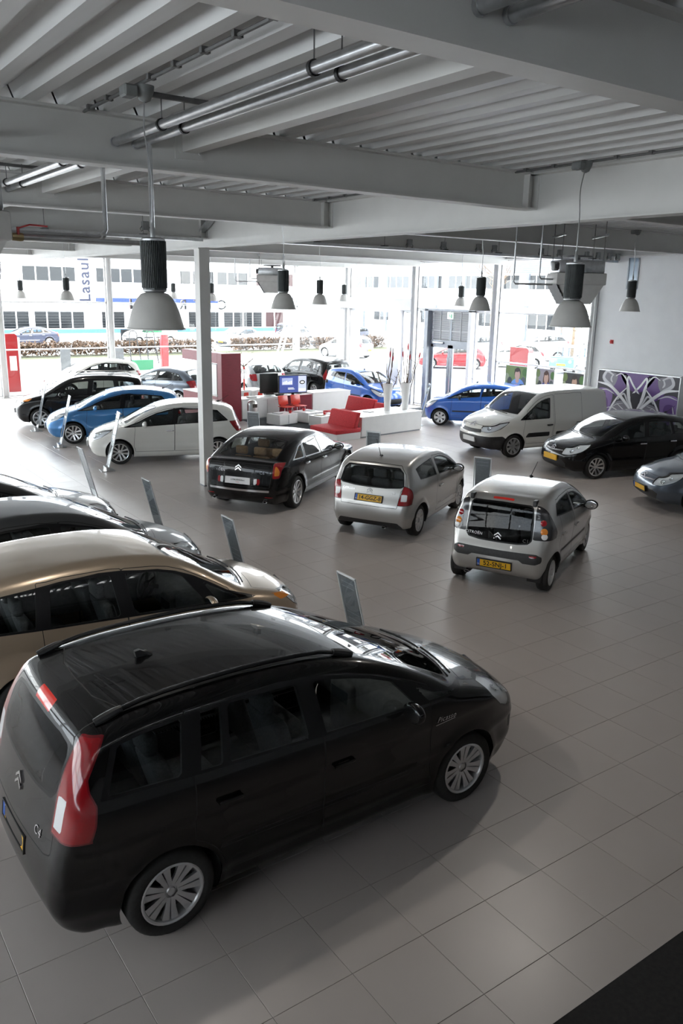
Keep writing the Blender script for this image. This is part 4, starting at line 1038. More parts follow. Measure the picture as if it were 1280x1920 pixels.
ibeam('edge_girder',(-12,YL-.14),(XR,YL-.14),.24,.2,ztop=5.735)
ibeam('ceiling_girder',(-7.2,-9),(-7.2,YL-.1),.585,.26)
# columns
def column(x,y,zt=5.15,w=.24):
    b=MB(); b.box(x-w/2,x+w/2,y-w/2,y+w/2,0,zt)
    o=struct(b.build('column',M_STEEL)); 
    MB().box(x-w/2-.004,x+w/2+.004,y-w/2-.004,y+w/2+.004,0,.03).build('column_base',M_GREYM,o)
    MB().box(x-w/2-.03,x+w/2+.03,y-w/2-.03,y+w/2+.03,zt-.02,zt).build('head_plate',M_STEEL,o)
    return o
column(4.19,13.12)
for y in BY[:-1]:
    # square tube purlin between beams, with a bolted plate on each web
    pass
for i in range(len(BY)-1):
    b=MB(); b.box(-.43,-.29,BY[i]+.01,BY[i+1]-.01,5.50,5.70); o=struct(b.build('purlin_tube',M_STEEL))
    for y in (BY[i]+.012,BY[i+1]-.012):
        MB().box(-.50,-.22,y-.006,y+.006,5.44,5.72).build('bolt_plate',M_STEEL,o)
        s=-1 if y>BY[i]+1 else 1
        for bx in (-.46,-.26):
            MB().lathe([(0,.02),(.014,.02),(.014,0)],8,Matrix.Translation((bx,y,5.50))@Matrix.Rotation(-s*PI/2,4,'X')).build('bolt',M_STEEL,o)
# ------------------------------------------------------------------ glazed walls
WN=[0]
M_TINT=glass('tinted_window_glass',(.53,.55,.55))
def window_bay(p,q,zs,frame=.06,depth=.10,pane=M_PANE,m=M_WHITE):
    """framed glazing between plan points p and q; zs = sill, rails, head"""
    WN[0]+=1; p=Vector((*p,0));q=Vector((*q,0)); b=MB(); t=(q-p).normalized()
    for z in zs: b.bar(p+Vector((0,0,z)),q+Vector((0,0,z)),depth,frame)
    for e in (p+t*frame/2,q-t*frame/2): b.bar(e+Vector((0,0,zs[0])),e+Vector((0,0,zs[-1])),depth,frame,up=t)
    o=struct(b.build('window_%d'%WN[0],m))
    for a,c in zip(zs[:-1],zs[1:]):
        g=MB(); v=[p+t*frame,q-t*frame,q-t*frame,p+t*frame]; zz=[a+frame/2,a+frame/2,c-frame/2,c-frame/2]
        g.add([(v[k].x,v[k].y,zz[k]) for k in range(4)],[(0,1,2,3)]); g.build('pane',pane,o)
    return o
def post(x,y,wx,wy,zt=5.6):
    b=MB(); tf=.02
    if wy>=wx: b.box(x-wx/2,x-wx/2+tf,y-wy/2,y+wy/2,0,zt); b.box(x+wx/2-tf,x+wx/2,y-wy/2,y+wy/2,0,zt); b.box(x-wx/2,x+wx/2,y-.012,y+.012,0,zt)
    else: b.box(x-wx/2,x+wx/2,y-wy/2,y-wy/2+tf,0,zt); b.box(x-wx/2,x+wx/2,y+wy/2-tf,y+wy/2,0,zt); b.box(x-.012,x+.012,y-wy/2,y+wy/2,0,zt)
    o=struct(b.build('facade_post',M_WHITE)); MB().box(x-wx/2-.03,x+wx/2+.03,y-wy/2-.03,y+wy/2+.03,0,.02).build('base_plate',M_WHITE,o); return o
LX=[-11.8,-9.1,-4.7,-.3,4.1,8.5,12.9,XR]
for a,b in zip(LX[:-1],LX[1:]): window_bay((a+.1,YL),(b-.1,YL),[.06,1.86,3.70,5.48],frame=.05)
for x in LX[1:-1]: post(x,YL-.06,.22,.24)
post(XR-.02,YL-.02,.26,.24)
RY=[13.5,17.6,22.0,26.5,YL]
window_bay((XR,13.45),(XR,17.5),[.06,2.04,3.72,5.48],frame=.05)
window_bay((XR,17.7),(XR,21.9),[3.76,5.48],frame=.05)
window_bay((XR,17.7),(XR,18.62),[.06,3.70],frame=.05)
window_bay((XR,21.2),(XR,21.9),[.06,3.70],frame=.05)
window_bay((XR,22.1),(XR,26.4),[4.15,5.48],frame=.05)
window_bay((XR,26.6),(XR,YL-.12),[4.15,5.48],frame=.05)
window_bay((XR,27.25),(XR,YL-.12),[.06,3.62],frame=.05)
window_bay((XR,22.1),(XR,22.75),[.06,3.62],frame=.05)
for y in RY[1:-1]: post(XR-.06,y,.30,.22)
post(XR-.04,13.4,.26,.14)
# outside header above the glass and wall heads
struct(MB().box(-12,XR+.2,YL-.05,YL+.2,5.5,6.1).build('wall_left_header',M_WHITE)); struct(MB().box(XR-.05,XR+.2,-9,YL+.2,5.5,6.1).build('wall_right_header',M_WHITE))
# white entrance portal
p=struct(empty('trim_1'))
MB().box(XR-.22,XR+.06,22.1,YL-.1,3.66,4.12).build('portal_header',M_WHITE,p)
for y0,y1 in ((22.78,23.55),(26.95,27.2)): MB().box(XR-.20,XR+.9,y0,y1,0,3.66).build('portal_jamb',M_WHITE,p)
MB().box(XR+.0,XR+.9,22.78,27.2,3.56,3.66).build('portal_soffit',M_WHITE,p)
MB().add([(XR+.7,23.55,0),(XR+.7,26.95,0),(XR+.7,26.95,3.56),(XR+.7,23.55,3.56)],[(0,1,2,3)]).build('portal_pane',M_PANE,p)
# grey double door with a louvred overpanel
d=struct(empty('door_1'))
x0,x1=XR-.26,XR+.05
for y0,y1 in ((21.0,21.2),(18.62,18.78)): MB().box(x0,x1,y0,y1,0,3.74).build('door_jamb',M_GREYM if y0>20 else M_WHITE,d)
MB().box(x0,x1,18.62,21.2,3.70,3.78).build('door_head',M_GREYM,d); MB().box(XR-.10,XR+.04,18.78,21.0,2.46,2.62).build('transom',M_GREYM,d)
MB().box(XR-.06,XR+.04,19.85,19.95,2.6,3.7).build('louvre_mullion',M_GREYM,d)
for k,(ya,yb) in enumerate(((18.8,19.33),(19.37,19.84),(19.96,20.44),(20.48,20.98))):
    s=MB(); z=2.66
    while z<3.66: s.box(XR-.05,XR-.02,ya,yb,z,z+.030); z+=.046
    s.build('louvre_slats',mat('louvre_grey',(.62,.63,.64),.5),d)['kind']='stuff'
    f=MB()
    for zz in (2.62,2.97,3.32,3.67): f.box(XR-.065,XR-.03,ya,yb,zz-.015,zz+.015)
    f.box(XR-.065,XR-.03,ya-.02,ya+.015,2.6,3.7); f.build('louvre_frame',mat('louvre_grey',(.62,.63,.64),.5),d)
MB().box(XR+.03,XR+.045,18.8,20.98,2.62,3.70).build('louvre_back',mat('louvre_back',(.2,.21,.22),.6),d)
for ya,yb,s in ((18.80,19.86,1),(19.90,20.98,-1)):
    f=MB()
    for q in ((ya,ya+.12,0,2.46),(yb-.12,yb,0,2.46),(ya,yb,0,.16),(ya,yb,2.34,2.46)): f.box(XR-.06,XR,q[0],q[1],q[2],q[3])
    lf=f.build('door_leaf',M_GREYM,d)
    MB().add([(XR-.03,ya+.12,.16),(XR-.03,yb-.12,.16),(XR-.03,yb-.12,2.34),(XR-.03,ya+.12,2.34)],[(0,1,2,3)]).build('door_pane',M_PANE,lf)
    hy=yb-.06 if s>0 else ya+.06
    MB().tube([(XR-.12,hy,.5),(XR-.12,hy,2.0)],.016,8).build('pull_handle',M_CHROME,lf,True)
MB().rbox(XR-.16,XR-.06,20.2,20.8,2.48,2.56,.015,2).build('door_closer',M_GALV,d,True)
ex=MB().rbox(XR-.14,XR-.10,19.75,20.05,3.42,3.66,.008,1).build('exit_sign',mat('exit_white',(.9,.93,.9),.4,emit=(.85,1,.9),estr=.6)); tag(ex,'small white and green emergency exit sign above the grey louvred door','sign')
g=mat('exit_green',(.03,.42,.2),.4)
pic=MB(); pic.box(XR-.1425,XR-.1405,19.77,20.03,3.44,3.64)
X=XR-.1425
MB().box(X-.0005,X+.001,19.78,19.84,3.45,3.60).build('running_figure_legs',g,ex); MB().ell((X,19.92,3.60),(.002,.02,.02),10,6).build('running_figure_head',g,ex); MB().bar((X,19.93,3.57),(X,19.88,3.50),.002,.035).build('running_figure_body',g,ex); MB().bar((X,19.88,3.5),(X,19.96,3.45),.002,.018).build('running_figure_leg',g,ex)
# solid walls
w=struct(MB().box(XR,XR+.2,-9,13.35,0,5.52).build('wall_right',M_WALL))
struct(MB().box(-12,XR,-9.2,-9,0,5.75).build('wall_back',M_WALL))
wl=struct(MB().box(-12.2,-12,-9,YL,0,2.0).build('wall_far_left',M_WALL)); MB().box(-12.2,-12,-9,YL,5.0,5.75).build('wall_band',M_WALL,wl)
for k in range(9): window_bay((-12.05,-9+k*4.43),(-12.05,-9+k*4.43+4.43),[2.0,3.5,5.0],frame=.12,pane=M_TINT)
struct(MB().box(XR-.02,XR,-9,13.35,0,.08).build('baseboard_right',M_GREYM))
# tall narrow light slot in the right wall
sl=MB(); sl.box(XR-.03,XR+.01,12.0,12.04,4.6,5.45); sl.box(XR-.03,XR+.01,12.34,12.38,4.6,5.45); sl.box(XR-.03,XR+.01,12.0,12.38,4.56,4.6); o=struct(sl.build('window_slot_frame',M_GREYM))
MB().box(XR-.012,XR-.004,12.04,12.34,4.6,5.45).build('slot_pane',mat('slot_glass',(.45,.55,.66),.1,.2),o); MB().box(XR-.02,XR-.01,12.18,12.20,4.6,5.45).build('slot_bar',M_GREYM,o)
# gallery deck that the photograph was taken from
g=struct(MB().box(-12,XR-.02,-9,-2.575,2.35,2.70).build('floor_gallery',M_DARKFL))
# ------------------------------------------------------------------ overhead services
def services():
    # pairs of galvanised pipes along the hall
    for i,(x,lab) in enumerate(((-1.06,'left'),(-.87,'right'))):
        o=MB().tube([(x,-8.9,5.515),(x,12.8,5.515)],.036,12).build('ceiling_pipe',M_GALV,None,True)
        tag(o,'shiny galvanised steel ceiling pipe, %s one of the parallel pair through the beams'%('outer' if i==0 else 'inner'),'pipe','paired pipes under the roof deck')
        for y in (.78,2.91,5.4,7.6,10.2):
            MB().lathe([(.036,-.014),(.046,-.014),(.046,.014),(.036,.014)],16,Matrix.Translation((x,y,5.515))@Matrix.Rotation(PI/2,4,'X')).build('pipe_clamp',M_PLASTIC,o,True,40)
            MB().tube([(x,y,5.56),(x,y,5.74)],.005,5).build('hanger_rod',M_CONDUIT,o)
        for y in BY[:4]:
            for s in (-1,1): MB().lathe([(.036,0),(.042,0),(.042,.03),(.036,.03)],14,Matrix.Translation((x,y+s*.012,5.515))@Matrix.Rotation(-s*PI/2,4,'X')).build('pipe_collar',M_GALV,o,True,40)
    for y,l in ((2.91,'above the near pipe pair'),(7.6,'above the pipe pair in the second bay')):
        o=MB().box(-1.25,-.55,y-.02,y+.02,5.70,5.732).build('support_rail',M_CONDUIT); tag(o,'thin dark support rail under the deck '+l,'rail','pipe support rails')
    # dark conduits clipped to the deck
    for x,ya,yb,lab in ((-1.34,-.4,3.85,'over the near pendant lamp'),(4.02-.22,-.4,3.85,'beside the girder'),(-1.34,4.1,8.2,'in the second roof bay'),(3.8,4.1,8.2,'beside the girder in the second bay')):
        o=MB().tube([(x,ya,5.712),(x,yb,5.712)],.014,6).build('conduit',M_CONDUIT,None,True); tag(o,'dark grey cable conduit clipped under the deck '+lab,'conduit','conduits under the deck')
        y=ya+.3
        while y<yb: MB().box(x-.03,x+.03,y-.02,y+.02,5.70,5.737).build('conduit_clip',M_CONDUIT,o); y+=.42
    # cable trays across the hall
    def tray(x0,x1,y,z,lab,w=.16):
        b=MB(); b.box(x0,x1,y-w/2,y+w/2,z-.004,z); b.box(x0,x1,y-w/2,y-w/2+.004,z,z+.06); b.box(x0,x1,y+w/2-.004,y+w/2,z,z+.06)
        o=b.build('cable_tray',M_GALV); tag(o,lab,'cable tray','cable trays')
        x=x0+.4
        while x<x1:
            MB().tube([(x,y,z),(x,y,5.74)],.006,5).build('hanger_rod',M_CONDUIT,o); MB().box(x-.05,x+.05,y-.09,y+.09,z+.06,z+.085).build('hanger_clip',M_CONDUIT,o); x+=1.9
        c=MB()
        for k in range(3): c.tube([(x0,y-.04+k*.04,z+.02),(x1,y-.04+k*.04,z+.02)],.012,5)
        c.build('tray_cables',M_PLASTIC,o)
        return o
    tray(-11,3.95,12.62,5.255,'perforated cable tray left of the white column')
    tray(4.5,17.4,12.62,5.31,'long cable tray with switch boxes crossing towards the right wall')
    b=MB(); b.bar((4.1,13.2,5.33),(4.1,12.4,5.70),.14,.05); o=struct(b.build('knee_brace',M_GALV))
    # switch boxes with looping cables on the long tray
    for k,x in enumerate((2.7,9.36,10.45,11.65,12.22,14.0,14.74,15.9,16.4,16.9,17.3)):
        y=12.555; b=MB().rbox(x-.07,x+.07,y-.10,y-.02,5.40,5.56,.01,1); o=b.build('switch_box',M_BOX,None)
        names=['over the big near lamp','first','second','third','fourth','fifth','sixth','seventh','eighth','ninth','tenth']
        tag(o,'small grey switch box '+('beside the column' if k==0 else names[k]+' along the long tray from its left end'),'switch box','switch boxes on the trays')
        for s in (-1,1): MB().tube([(x+s*.03,y-.06,5.42),(x+s*.09,y-.06,5.37),(x+s*.11,y-.06,5.42),(x+s*.07,y-.06,5.47)],.007,5).build('cable_loop',M_PLASTIC,o)
    # gas pipes dropping to the heater at the left edge
    for pts,lab in (([(-.87,3.62,5.515),(-.87,3.62,4.74),(-.90,3.62,4.69),(-.96,3.62,4.675),(-1.97,3.62,4.675)],'front drop to the left heater'),([(-1.0,4.42,5.70),(-1.0,4.42,4.82),(-1.03,4.42,4.77),(-1.09,4.42,4.755),(-1.97,4.42,4.755)],'rear drop to the left heater')):
        o=MB().tube(pts,.021,10).build('gas_pipe',M_GALV,None,True); tag(o,'steel gas pipe with an elbow, '+lab,'pipe','gas pipes to the left heater')
        e=pts[2]; MB().ell(e,(.034,.034,.034),10,8).build('elbow_fitting',M_GALV,o,True)
        MB().tube([pts[-1],(pts[-1][0]-.02,pts[-1][1],pts[-1][2]),(pts[-1][0]-.085,pts[-1][1],pts[-1][2])],[.03,.034,.03],10).build('valve_body',mat('brass',(.5,.4,.22),.35,.8),o,True)
        if lab.startswith('front'):
            h=MB(); h.bar((-2.01,3.6,4.74),(-1.92,3.6,4.77),.03,.012); h.bar((-1.92,3.6,4.77),(-1.78,3.6,4.765),.03,.012); h.tube([(-2.01,3.6,4.69),(-2.01,3.6,4.75)],.012,6); h.build('valve_lever',mat('lever_red',(.45,.03,.03),.4),o)
services()
def heater(x,y,z,rz,lab,pipes=True):
    """suspended warm air heater: grey fan box over a louvred hood"""
    r=empty('unit_heater',(x,y,z),rz); tag(r,lab,'heater','suspended heaters'); gm=noise_colour(mat('heater_grey',(.58,.57,.55),.5),(.55,.54,.52),(.61,.60,.58),8)
    MB().rbox(-.48,.48,-.42,.42,-.02,.20,.02,2).build('casing',gm,r,True)
    MB().rbox(-.44,.44,-.38,.38,.20,.44,.02,2).build('fan_box',M_GALV,r,True)
    h=MB(); h.add([(-.44,-.40,-.02),(.44,-.40,-.02),(.44,.40,-.02),(-.44,.40,-.02),(-.22,-.40,-.38),(.22,-.40,-.38),(.22,.40,-.38),(-.22,.40,-.38)],[(0,1,5,4),(2,3,7,6),(4,5,6,7),(1,2,6,5)]); h.build('hood',gm,r)
    for k in range(5):
        t=(k+.5)/5; xx=-.44+.22*t; zz=-.02-.36*t
        MB().bar((xx-.03,-.39,zz),(xx-.03,.39,zz),.10,.012,up=(.7,0,.3)).build('louvre_blade',M_CONDUIT,r)
    for sx in (-1,1):
        for sy in (-1,1): MB().tube([(sx*.40,sy*.36,.44),(sx*.40,sy*.36,5.7-z)],.008,5).build('hanger_rod',M_CONDUIT,r)
        MB().bar((sx*.40,-.5,5.45-z),(sx*.40,.5,5.45-z),.04,.04).build('hanger_rail',M_GALV,r)
    MB().lathe([(.05,.44),(.05,.5),(.3,.5),(.3,.53),(0,.53)],16).build('fan_guard',M_CONDUIT,r,True,30)
    MB().rbox(-.52,-.40,-.30,-.05,.24,.40,.02,2).build('control_box',M_BOX,r,True)
    MB().lathe([(.06,0),(.06,.05),(0,.05)],12,Matrix.Translation((-.46,-.31,.32))@Matrix.Rotation(PI/2,4,'X')).build('control_knob',M_PLASTIC,r,True,40)
    if pipes:
        for dx,zz in ((-1.25,-.02),(-.75,.08)):
            MB().tube([(dx,-.1,5.65-z),(dx,-.1,zz+.05),(dx+.04,-.1,zz),(-.48,-.1,zz)],.018,8).build('feed_pipe',M_GALV,r,True)
    return r
heater(9.62,7.62,4.55,-.62,'grey suspended heater partly behind the right near pendant lamp')
heater(10.9,21.6,4.62,-.62,'grey suspended heater hanging above the lounge by the far windows')
heater(-2.55,3.95,4.66,0,'pale heater casing cut off at the left edge with red lever',False)
heater(-.35,13.4,4.55,-.3,'grey heater half cut off at the left edge by the street windows',False)
# ------------------------------------------------------------------ pendant lamps
M_FIN=noise_colour(mat('lamp_fins',(.075,.085,.085),.5,.2),(.065,.075,.075),(.09,.10,.10),20); M_SHADE=noise_colour(mat('lamp_shade',(.68,.67,.64),.40,.2),(.65,.64,.61),(.71,.70,.67),9)
LAMPM={}
def pendant(x,y,z,lab,sway=.05,hookx=0,hooky=0):
    r=empty('pendant_lamp',(x,y,z)); tag(r,lab,'lamp','pendant lamps')
    def part(nm,fn,m,smooth=True,parent=r):
        if nm not in LAMPM:
            b=MB(); fn(b); o=b.build(nm,m,parent,smooth,40); LAMPM[nm]=o.data
        else: o=bpy.data.objects.new(nm,LAMPM[nm]); C.objects.link(o); o.parent=parent
        return o
    part('shade',lambda b:b.lathe([(.222,.0),(.221,.008),(.212,.012),(.198,.06),(.180,.12),(.157,.18),(.132,.225),(.102,.258),(.06,.272),(.058,.266),(.095,.25),(.125,.218),(.15,.175),(.173,.117),(.20,.012),(.222,0)],36),M_SHADE)
    def fins(b):
        b.prism([(.088*math.cos(a),.088*math.sin(a)) for a in (.4,1.17,1.97,2.74,3.54,4.31,5.11,5.88)],.36,None,.285)
        for k in range(44):
            a=2*PI*k/44; b.bar((.085*math.cos(a),.085*math.sin(a),.30),(.085*math.cos(a),.085*math.sin(a),.635),.006,.02,up=(math.cos(a),math.sin(a),0))
    part('gear_housing',fins,M_FIN,False)
    part('housing_cap',lambda b:b.lathe([(.0,.66),(.06,.66),(.092,.648),(.092,.635)],20),M_GALV); part('housing_base',lambda b:b.lathe([(.092,.288),(.09,.277),(.06,.266),(.0,.262)],20),M_GALV)
    part('neck',lambda b:b.lathe([(.02,.66),(.02,.72),(.012,.74),(.012,.78)],10),M_GALV)
    part('bulb',lambda b:b.ell((0,0,.12),(.045,.045,.07),12,8),mat('lamp_bulb',(1,.95,.85),.3,emit=(1,.93,.82),estr=14)).data.materials[0].cycles.emission_sampling='NONE'
    h=5.70-z; hx,hy=hookx,hooky
    pts=[(0,0,.75),(.012,.01,.75+(h-.75)*.35),(-.015+hx*.6,.02+hy*.6,.75+(h-.75)*.7),(hx,hy,h-.06)]
    MB().tube([tuple(v) for v in catmull(pts,5)],.0055,5).build('cable',M_GALV,r,True)
    MB().lathe([(.01,-.11),(.04,-.095),(.065,-.04),(.07,0),(0,0)],16,Matrix.Translation((hx,hy,h))).build('ceiling_cup',M_BOX,r,True,50)
    if sway: MB().rbox(hx-.17,hx-.07,hy-.06,hy+.06,h-.09,h-.01,.012,1).build('connection_box',M_BOX,r)
    l=bpy.data.lights.new('lamp_light','SPOT'); l.energy=LAMP_W; l.spot_size=2.3; l.spot_blend=.5; l.shadow_soft_size=.06; l.color=(1,.94,.86)
    lo=bpy.data.objects.new('lamp_light',l); C.objects.link(lo); lo.parent=r; lo.location=(0,0,.03)
    return r
for a in [(-1.34,2.5,4.0,'largest pendant lamp, finned dark housing, left of the white column',.05,.03,.12),(3.27,2.40,3.99,'second largest pendant lamp, in front of the grey heater at right',.05,.45,.35),
  (3.68,8.94,4.0,'pendant lamp just right of the column in front of the far heater'),(9.04,15.87,3.97,'mid-sized pendant lamp above the silver car by the far counter'),(15.6,24.0,3.96,'small pendant lamp hanging before the white entrance portal'),
  (8.19,8.79,4.0,'mid-sized pendant lamp overlapping the grey louvred door, right of a smaller one'),(15.4,17.05,3.94,'small pendant lamp next to the louvred door, left of a larger one'),(11.8,7.89,4.02,'pendant lamp hanging in front of the plain right wall'),
  (3.89,21.55,3.92,'pendant lamp before the street windows, left of the largest lamp'),(4.45,28.8,3.86,'small far pendant lamp near the left edge of the picture'),(10.3,25.0,3.9,'small pendant lamp just right of the column by the far windows'),(11.0,30.0,3.9,'small far pendant lamp half hidden behind the largest lamp')]: pendant(*a)
# ------------------------------------------------------------------ price stands
M_ACR=glass('acrylic',(.86,.90,.92)); M_CARD=noise_colour(mat('price_card',(.22,.225,.235),.5),(.20,.205,.215),(.24,.245,.255),30)
M_CARDL=mat('price_card_line',(.42,.43,.45),.5)
STAND={}
def stand(x,y,deg,lab,lean=14.):
    r=empty('price_stand',(x,y,0),math.radians(deg-90)); tag(r,lab,'stand','price stands beside the cars')
    def part(nm,fn,m,parent=r):
        if nm not in STAND: b=MB(); fn(b); o=b.build(nm,m,parent); STAND[nm]=o.data
        else: o=bpy.data.objects.new(nm,STAND[nm]); C.objects.link(o); o.parent=parent
        if nm not in('base_block','card_lines'): o.rotation_euler=(math.radians(lean),0,0)
        return o
    part('acrylic_panel',lambda b:b.box(-.16,.16,-.006,.006,.03,1.45),M_ACR)
    c=part('price_card',lambda b:b.box(-.135,.135,-.0035,.0035,.62,1.42),M_CARD)
    part('card_lines',lambda b:[b.box(-.11,.11,-.0045,.0045,z,z+.006) for z in (.98,1.36,1.30,.90,.84)],M_CARDL,c)
    part('base_block',lambda b:(b.box(-.17,.17,-.05,.05,0,.10),b.box(-.17,.17,-.16,.16,0,.014)),M_GALV)
    part('edge_strip',lambda b:(b.box(-.165,-.155,-.009,.009,.03,1.45),b.box(.155,.165,-.009,.009,.03,1.45),b.box(-.165,.165,-.009,.009,1.44,1.455)),mat('acrylic_edge',(.75,.78,.8),.2))
    return r

for a in [(1.30,3.15,0,'price stand leaning back beside the bonnet of the nearest black people carrier'),(1.30,5.85,0,'price stand in front of the beige car bonnet'),(1.25,8.5,0,'price stand in front of the matt dark grey car'),(1.22,11.6,0,'price stand beyond the farthest dark car of the left row'),
  (2.80,15.75,172,'clear price stand beside the front wheel of the white hatchback'),(2.75,19.36,172,'clear price stand beside the front wheel of the light blue hatchback'),(2.94,22.35,172,'clear price stand beside the front wheel of the black car farthest left'),(14.2,17.55,150,'clear price stand in front of the dark blue car near the louvred door'),
  (6.85,10.35,30,'upright price stand behind the roof of the silver three-door car',5),(6.85,7.05,28,'upright price stand left of the silver five-door city car roof',5),(6.0,14.1,35,'upright price stand behind the black saloon roof',5)]: stand(*a)
# ------------------------------------------------------------------ lounge
M_RFAB=noise_colour(mat('red_fabric',(.52,.02,.03),.75),(.46,.015,.025),(.58,.03,.04),25,bump=.05); M_LACQ=noise_colour(mat('white_lacquer',(.80,.80,.79),.3),(.78,.78,.77),(.82,.82,.81),4)
M_MAROON=noise_colour(mat('maroon_laminate',(.21,.015,.03),.4),(.19,.013,.026),(.23,.018,.035),5,stretch=(1,1,6)); M_REDPL=mat('red_plastic',(.62,.04,.02),.3,0,.3); M_CARPET=noise_colour(mat('grey_carpet',(.05,.055,.06),.95),(.04,.045,.05),(.065,.07,.075),60,bump=.2)
M_STEELB=noise_colour(mat('brushed_steel',(.55,.54,.53),.28,.95),(.5,.49,.48),(.6,.59,.58),4,stretch=(30,30,1)); M_PAPER=mat('paper',(.75,.75,.73),.7); M_SCRB=mat('screen_frame',(.02,.022,.02),.3)
def rot_box(nm,c,d,rz,m,parent=None,r=.01):
    b=MB().rbox(-d[0]/2,d[0]/2,-d[1]/2,d[1]/2,0,d[2],r,2); o=b.build(nm,m,parent,True,40); o.location=c; o.rotation_euler=(0,0,rz); return o
rug=MB().add([(9.2,18.2,.001),(13.4,18.2,.001),(14.3,21.6,.001),(9.6,21.9,.001),(9.2,18.2,.003),(13.4,18.2,.003),(14.3,21.6,.003),(9.6,21.9,.003)],[(4,5,6,7),(0,1,5,4),(1,2,6,5),(2,3,7,6),(3,0,4,7)]).build('carpet',M_CARPET); tag(rug,'dark grey carpet under the low white tables','carpet')
mt=MB().box(15.0,17.35,18.9,21.0,.001,.003).build('door_mat',M_CARPET); tag(mt,'dark door mat inside the grey double door','mat')
# long white bench back with the vases
a=math.atan2(.33,2.73)
bn=empty('display_bench',(11.0,16.42,0),a); tag(bn,'long white lacquered bench wall carrying the two tall vases','bench')
MB().rbox(0,2.68,0,1.2,.04,.62,.006,1).build('bench_body',M_LACQ,bn); MB().box(.03,2.65,.03,1.15,0,.04).build('plinth',M_GREYM,bn); MB().rbox(-.01,2.69,-.01,1.21,.62,.64,.004,1).build('bench_top',M_LACQ,bn)
# sofa: two red bench seats with slanted backs
def sofa(x,y,rz,w,dp,lab):
    r=empty('sofa',(x,y,0),rz); tag(r,lab,'sofa','red lounge seats')
    MB().rbox(.03,w,.02,dp-.02,.0,.21,.005,1).build('sofa_base',M_LACQ,r)
    s=MB(); s.rbox(-.02,w,0,dp,.21,.35,.035,3); s.build('seat_cushion',M_RFAB,r,True,40)
    b=MB(); b.rbox(w-.30,w-.16,.0,dp,.33,.80,.03,3)
    b.v=[(v[0]+(v[2]-.33)*.32,v[1],v[2]) for v in b.v]; b.build('backrest',M_RFAB,r,True,40)
    return r
sofa(9.95,16.25,.10,.98,1.25,'nearer red upholstered seat with a slanted back by the black saloon')
r=sofa(12.05,18.52,.06,1.25,1.45,'farther red upholstered corner seat in front of the blue car')
s2=MB(); s2.rbox(.35,1.25,-.55,-.01,.21,.35,.03,3); s2.build('side_cushion',M_RFAB,r,True,40); MB().rbox(.4,1.22,-.53,-.02,0,.21,.005,1).build('side_base',M_LACQ,r)
b=MB(); b.rbox(.95,1.09,-.56,-.02,.33,.72,.03,3); b.v=[(v[0]+(v[2]-.33)*.32,v[1],v[2]) for v in b.v]; b.build('side_backrest',M_RFAB,r,True,40)
# low white tables
for x,y,sx,sy,lab in ((10.3,19.95,.85,.62,'low white table nearest the steel bin, holding brochures'),(11.35,20.0,.75,.75,'low white table in the middle with a red cup'),(11.4,19.02,1.0,.55,'low white table beside the red seats with a red cup')):
    t=empty('low_table',(x,y,0),.25); tag(t,lab,'table','low white tables')
    MB().rbox(-sx/2,sx/2,-sy/2,sy/2,.03,.36,.006,1).build('table_body',M_LACQ,t); MB().box(-sx/2+.04,sx/2-.04,-sy/2+.04,sy/2-.04,0,.03).build('plinth',M_GREYM,t); MB().box(-.01,.01,-sy/2-.003,-sy/2,.05,.34).build('seam',M_GREYM,t)
def cup(x,y,z,lab):
    o=empty('coffee_cup',(x,y,z)); tag(o,lab,'cup','red cups'); MB().lathe([(0,0),(.035,0),(.05,.07),(.052,.085),(.046,.085),(.03,.01),(0,.01)],16).build('bowl',mat('cup_red',(.6,.03,.03),.3),o,True,50)
    MB().tube([(.048,0,.07),(.08,0,.06),(.08,0,.03),(.042,0,.025)],.006,5).build('cup_handle',mat('cup_red',(.6,.03,.03),.3),o); MB().lathe([(0,.0),(.07,.004),(.075,.01)],16).build('saucer',M_PAPER,o)
cup(10.55,19.85,.36,'red cup on the low table nearest the bin'); cup(11.25,20.1,.36,'red cup on the middle low table'); cup(11.4,19.05,.36,'red cup on the low table beside the red seats')
for x,y,z,rz,lab,m in ((10.15,20.0,.36,.4,'dark magazine standing on the low table nearest the bin',M_SCRB),(11.65,19.1,.36,.2,'white leaflet on the low table beside the red seats',M_PAPER),(11.12,18.95,.36,.5,'folded magazine at the end of the low table',mat('mag',(.35,.30,.2),.6)),(11.9,17.3,.64,.3,'dark folder lying on the white bench top',M_SCRB),(11.45,20.0,.36,.3,'pile of leaflets on the middle low table',mat('mag2',(.5,.52,.5),.6))):
    o=MB().rbox(-.11,.11,-.15,.15,0,.012,.003,1).build('magazine',m); o.location=(x,y,z); o.rotation_euler=(0,0,rz); tag(o,lab,'magazine','magazines in the lounge')
    MB().box(-.10,.10,-.14,.14,.012,.014).build('cover',M_PAPER if m is M_SCRB else m,o)
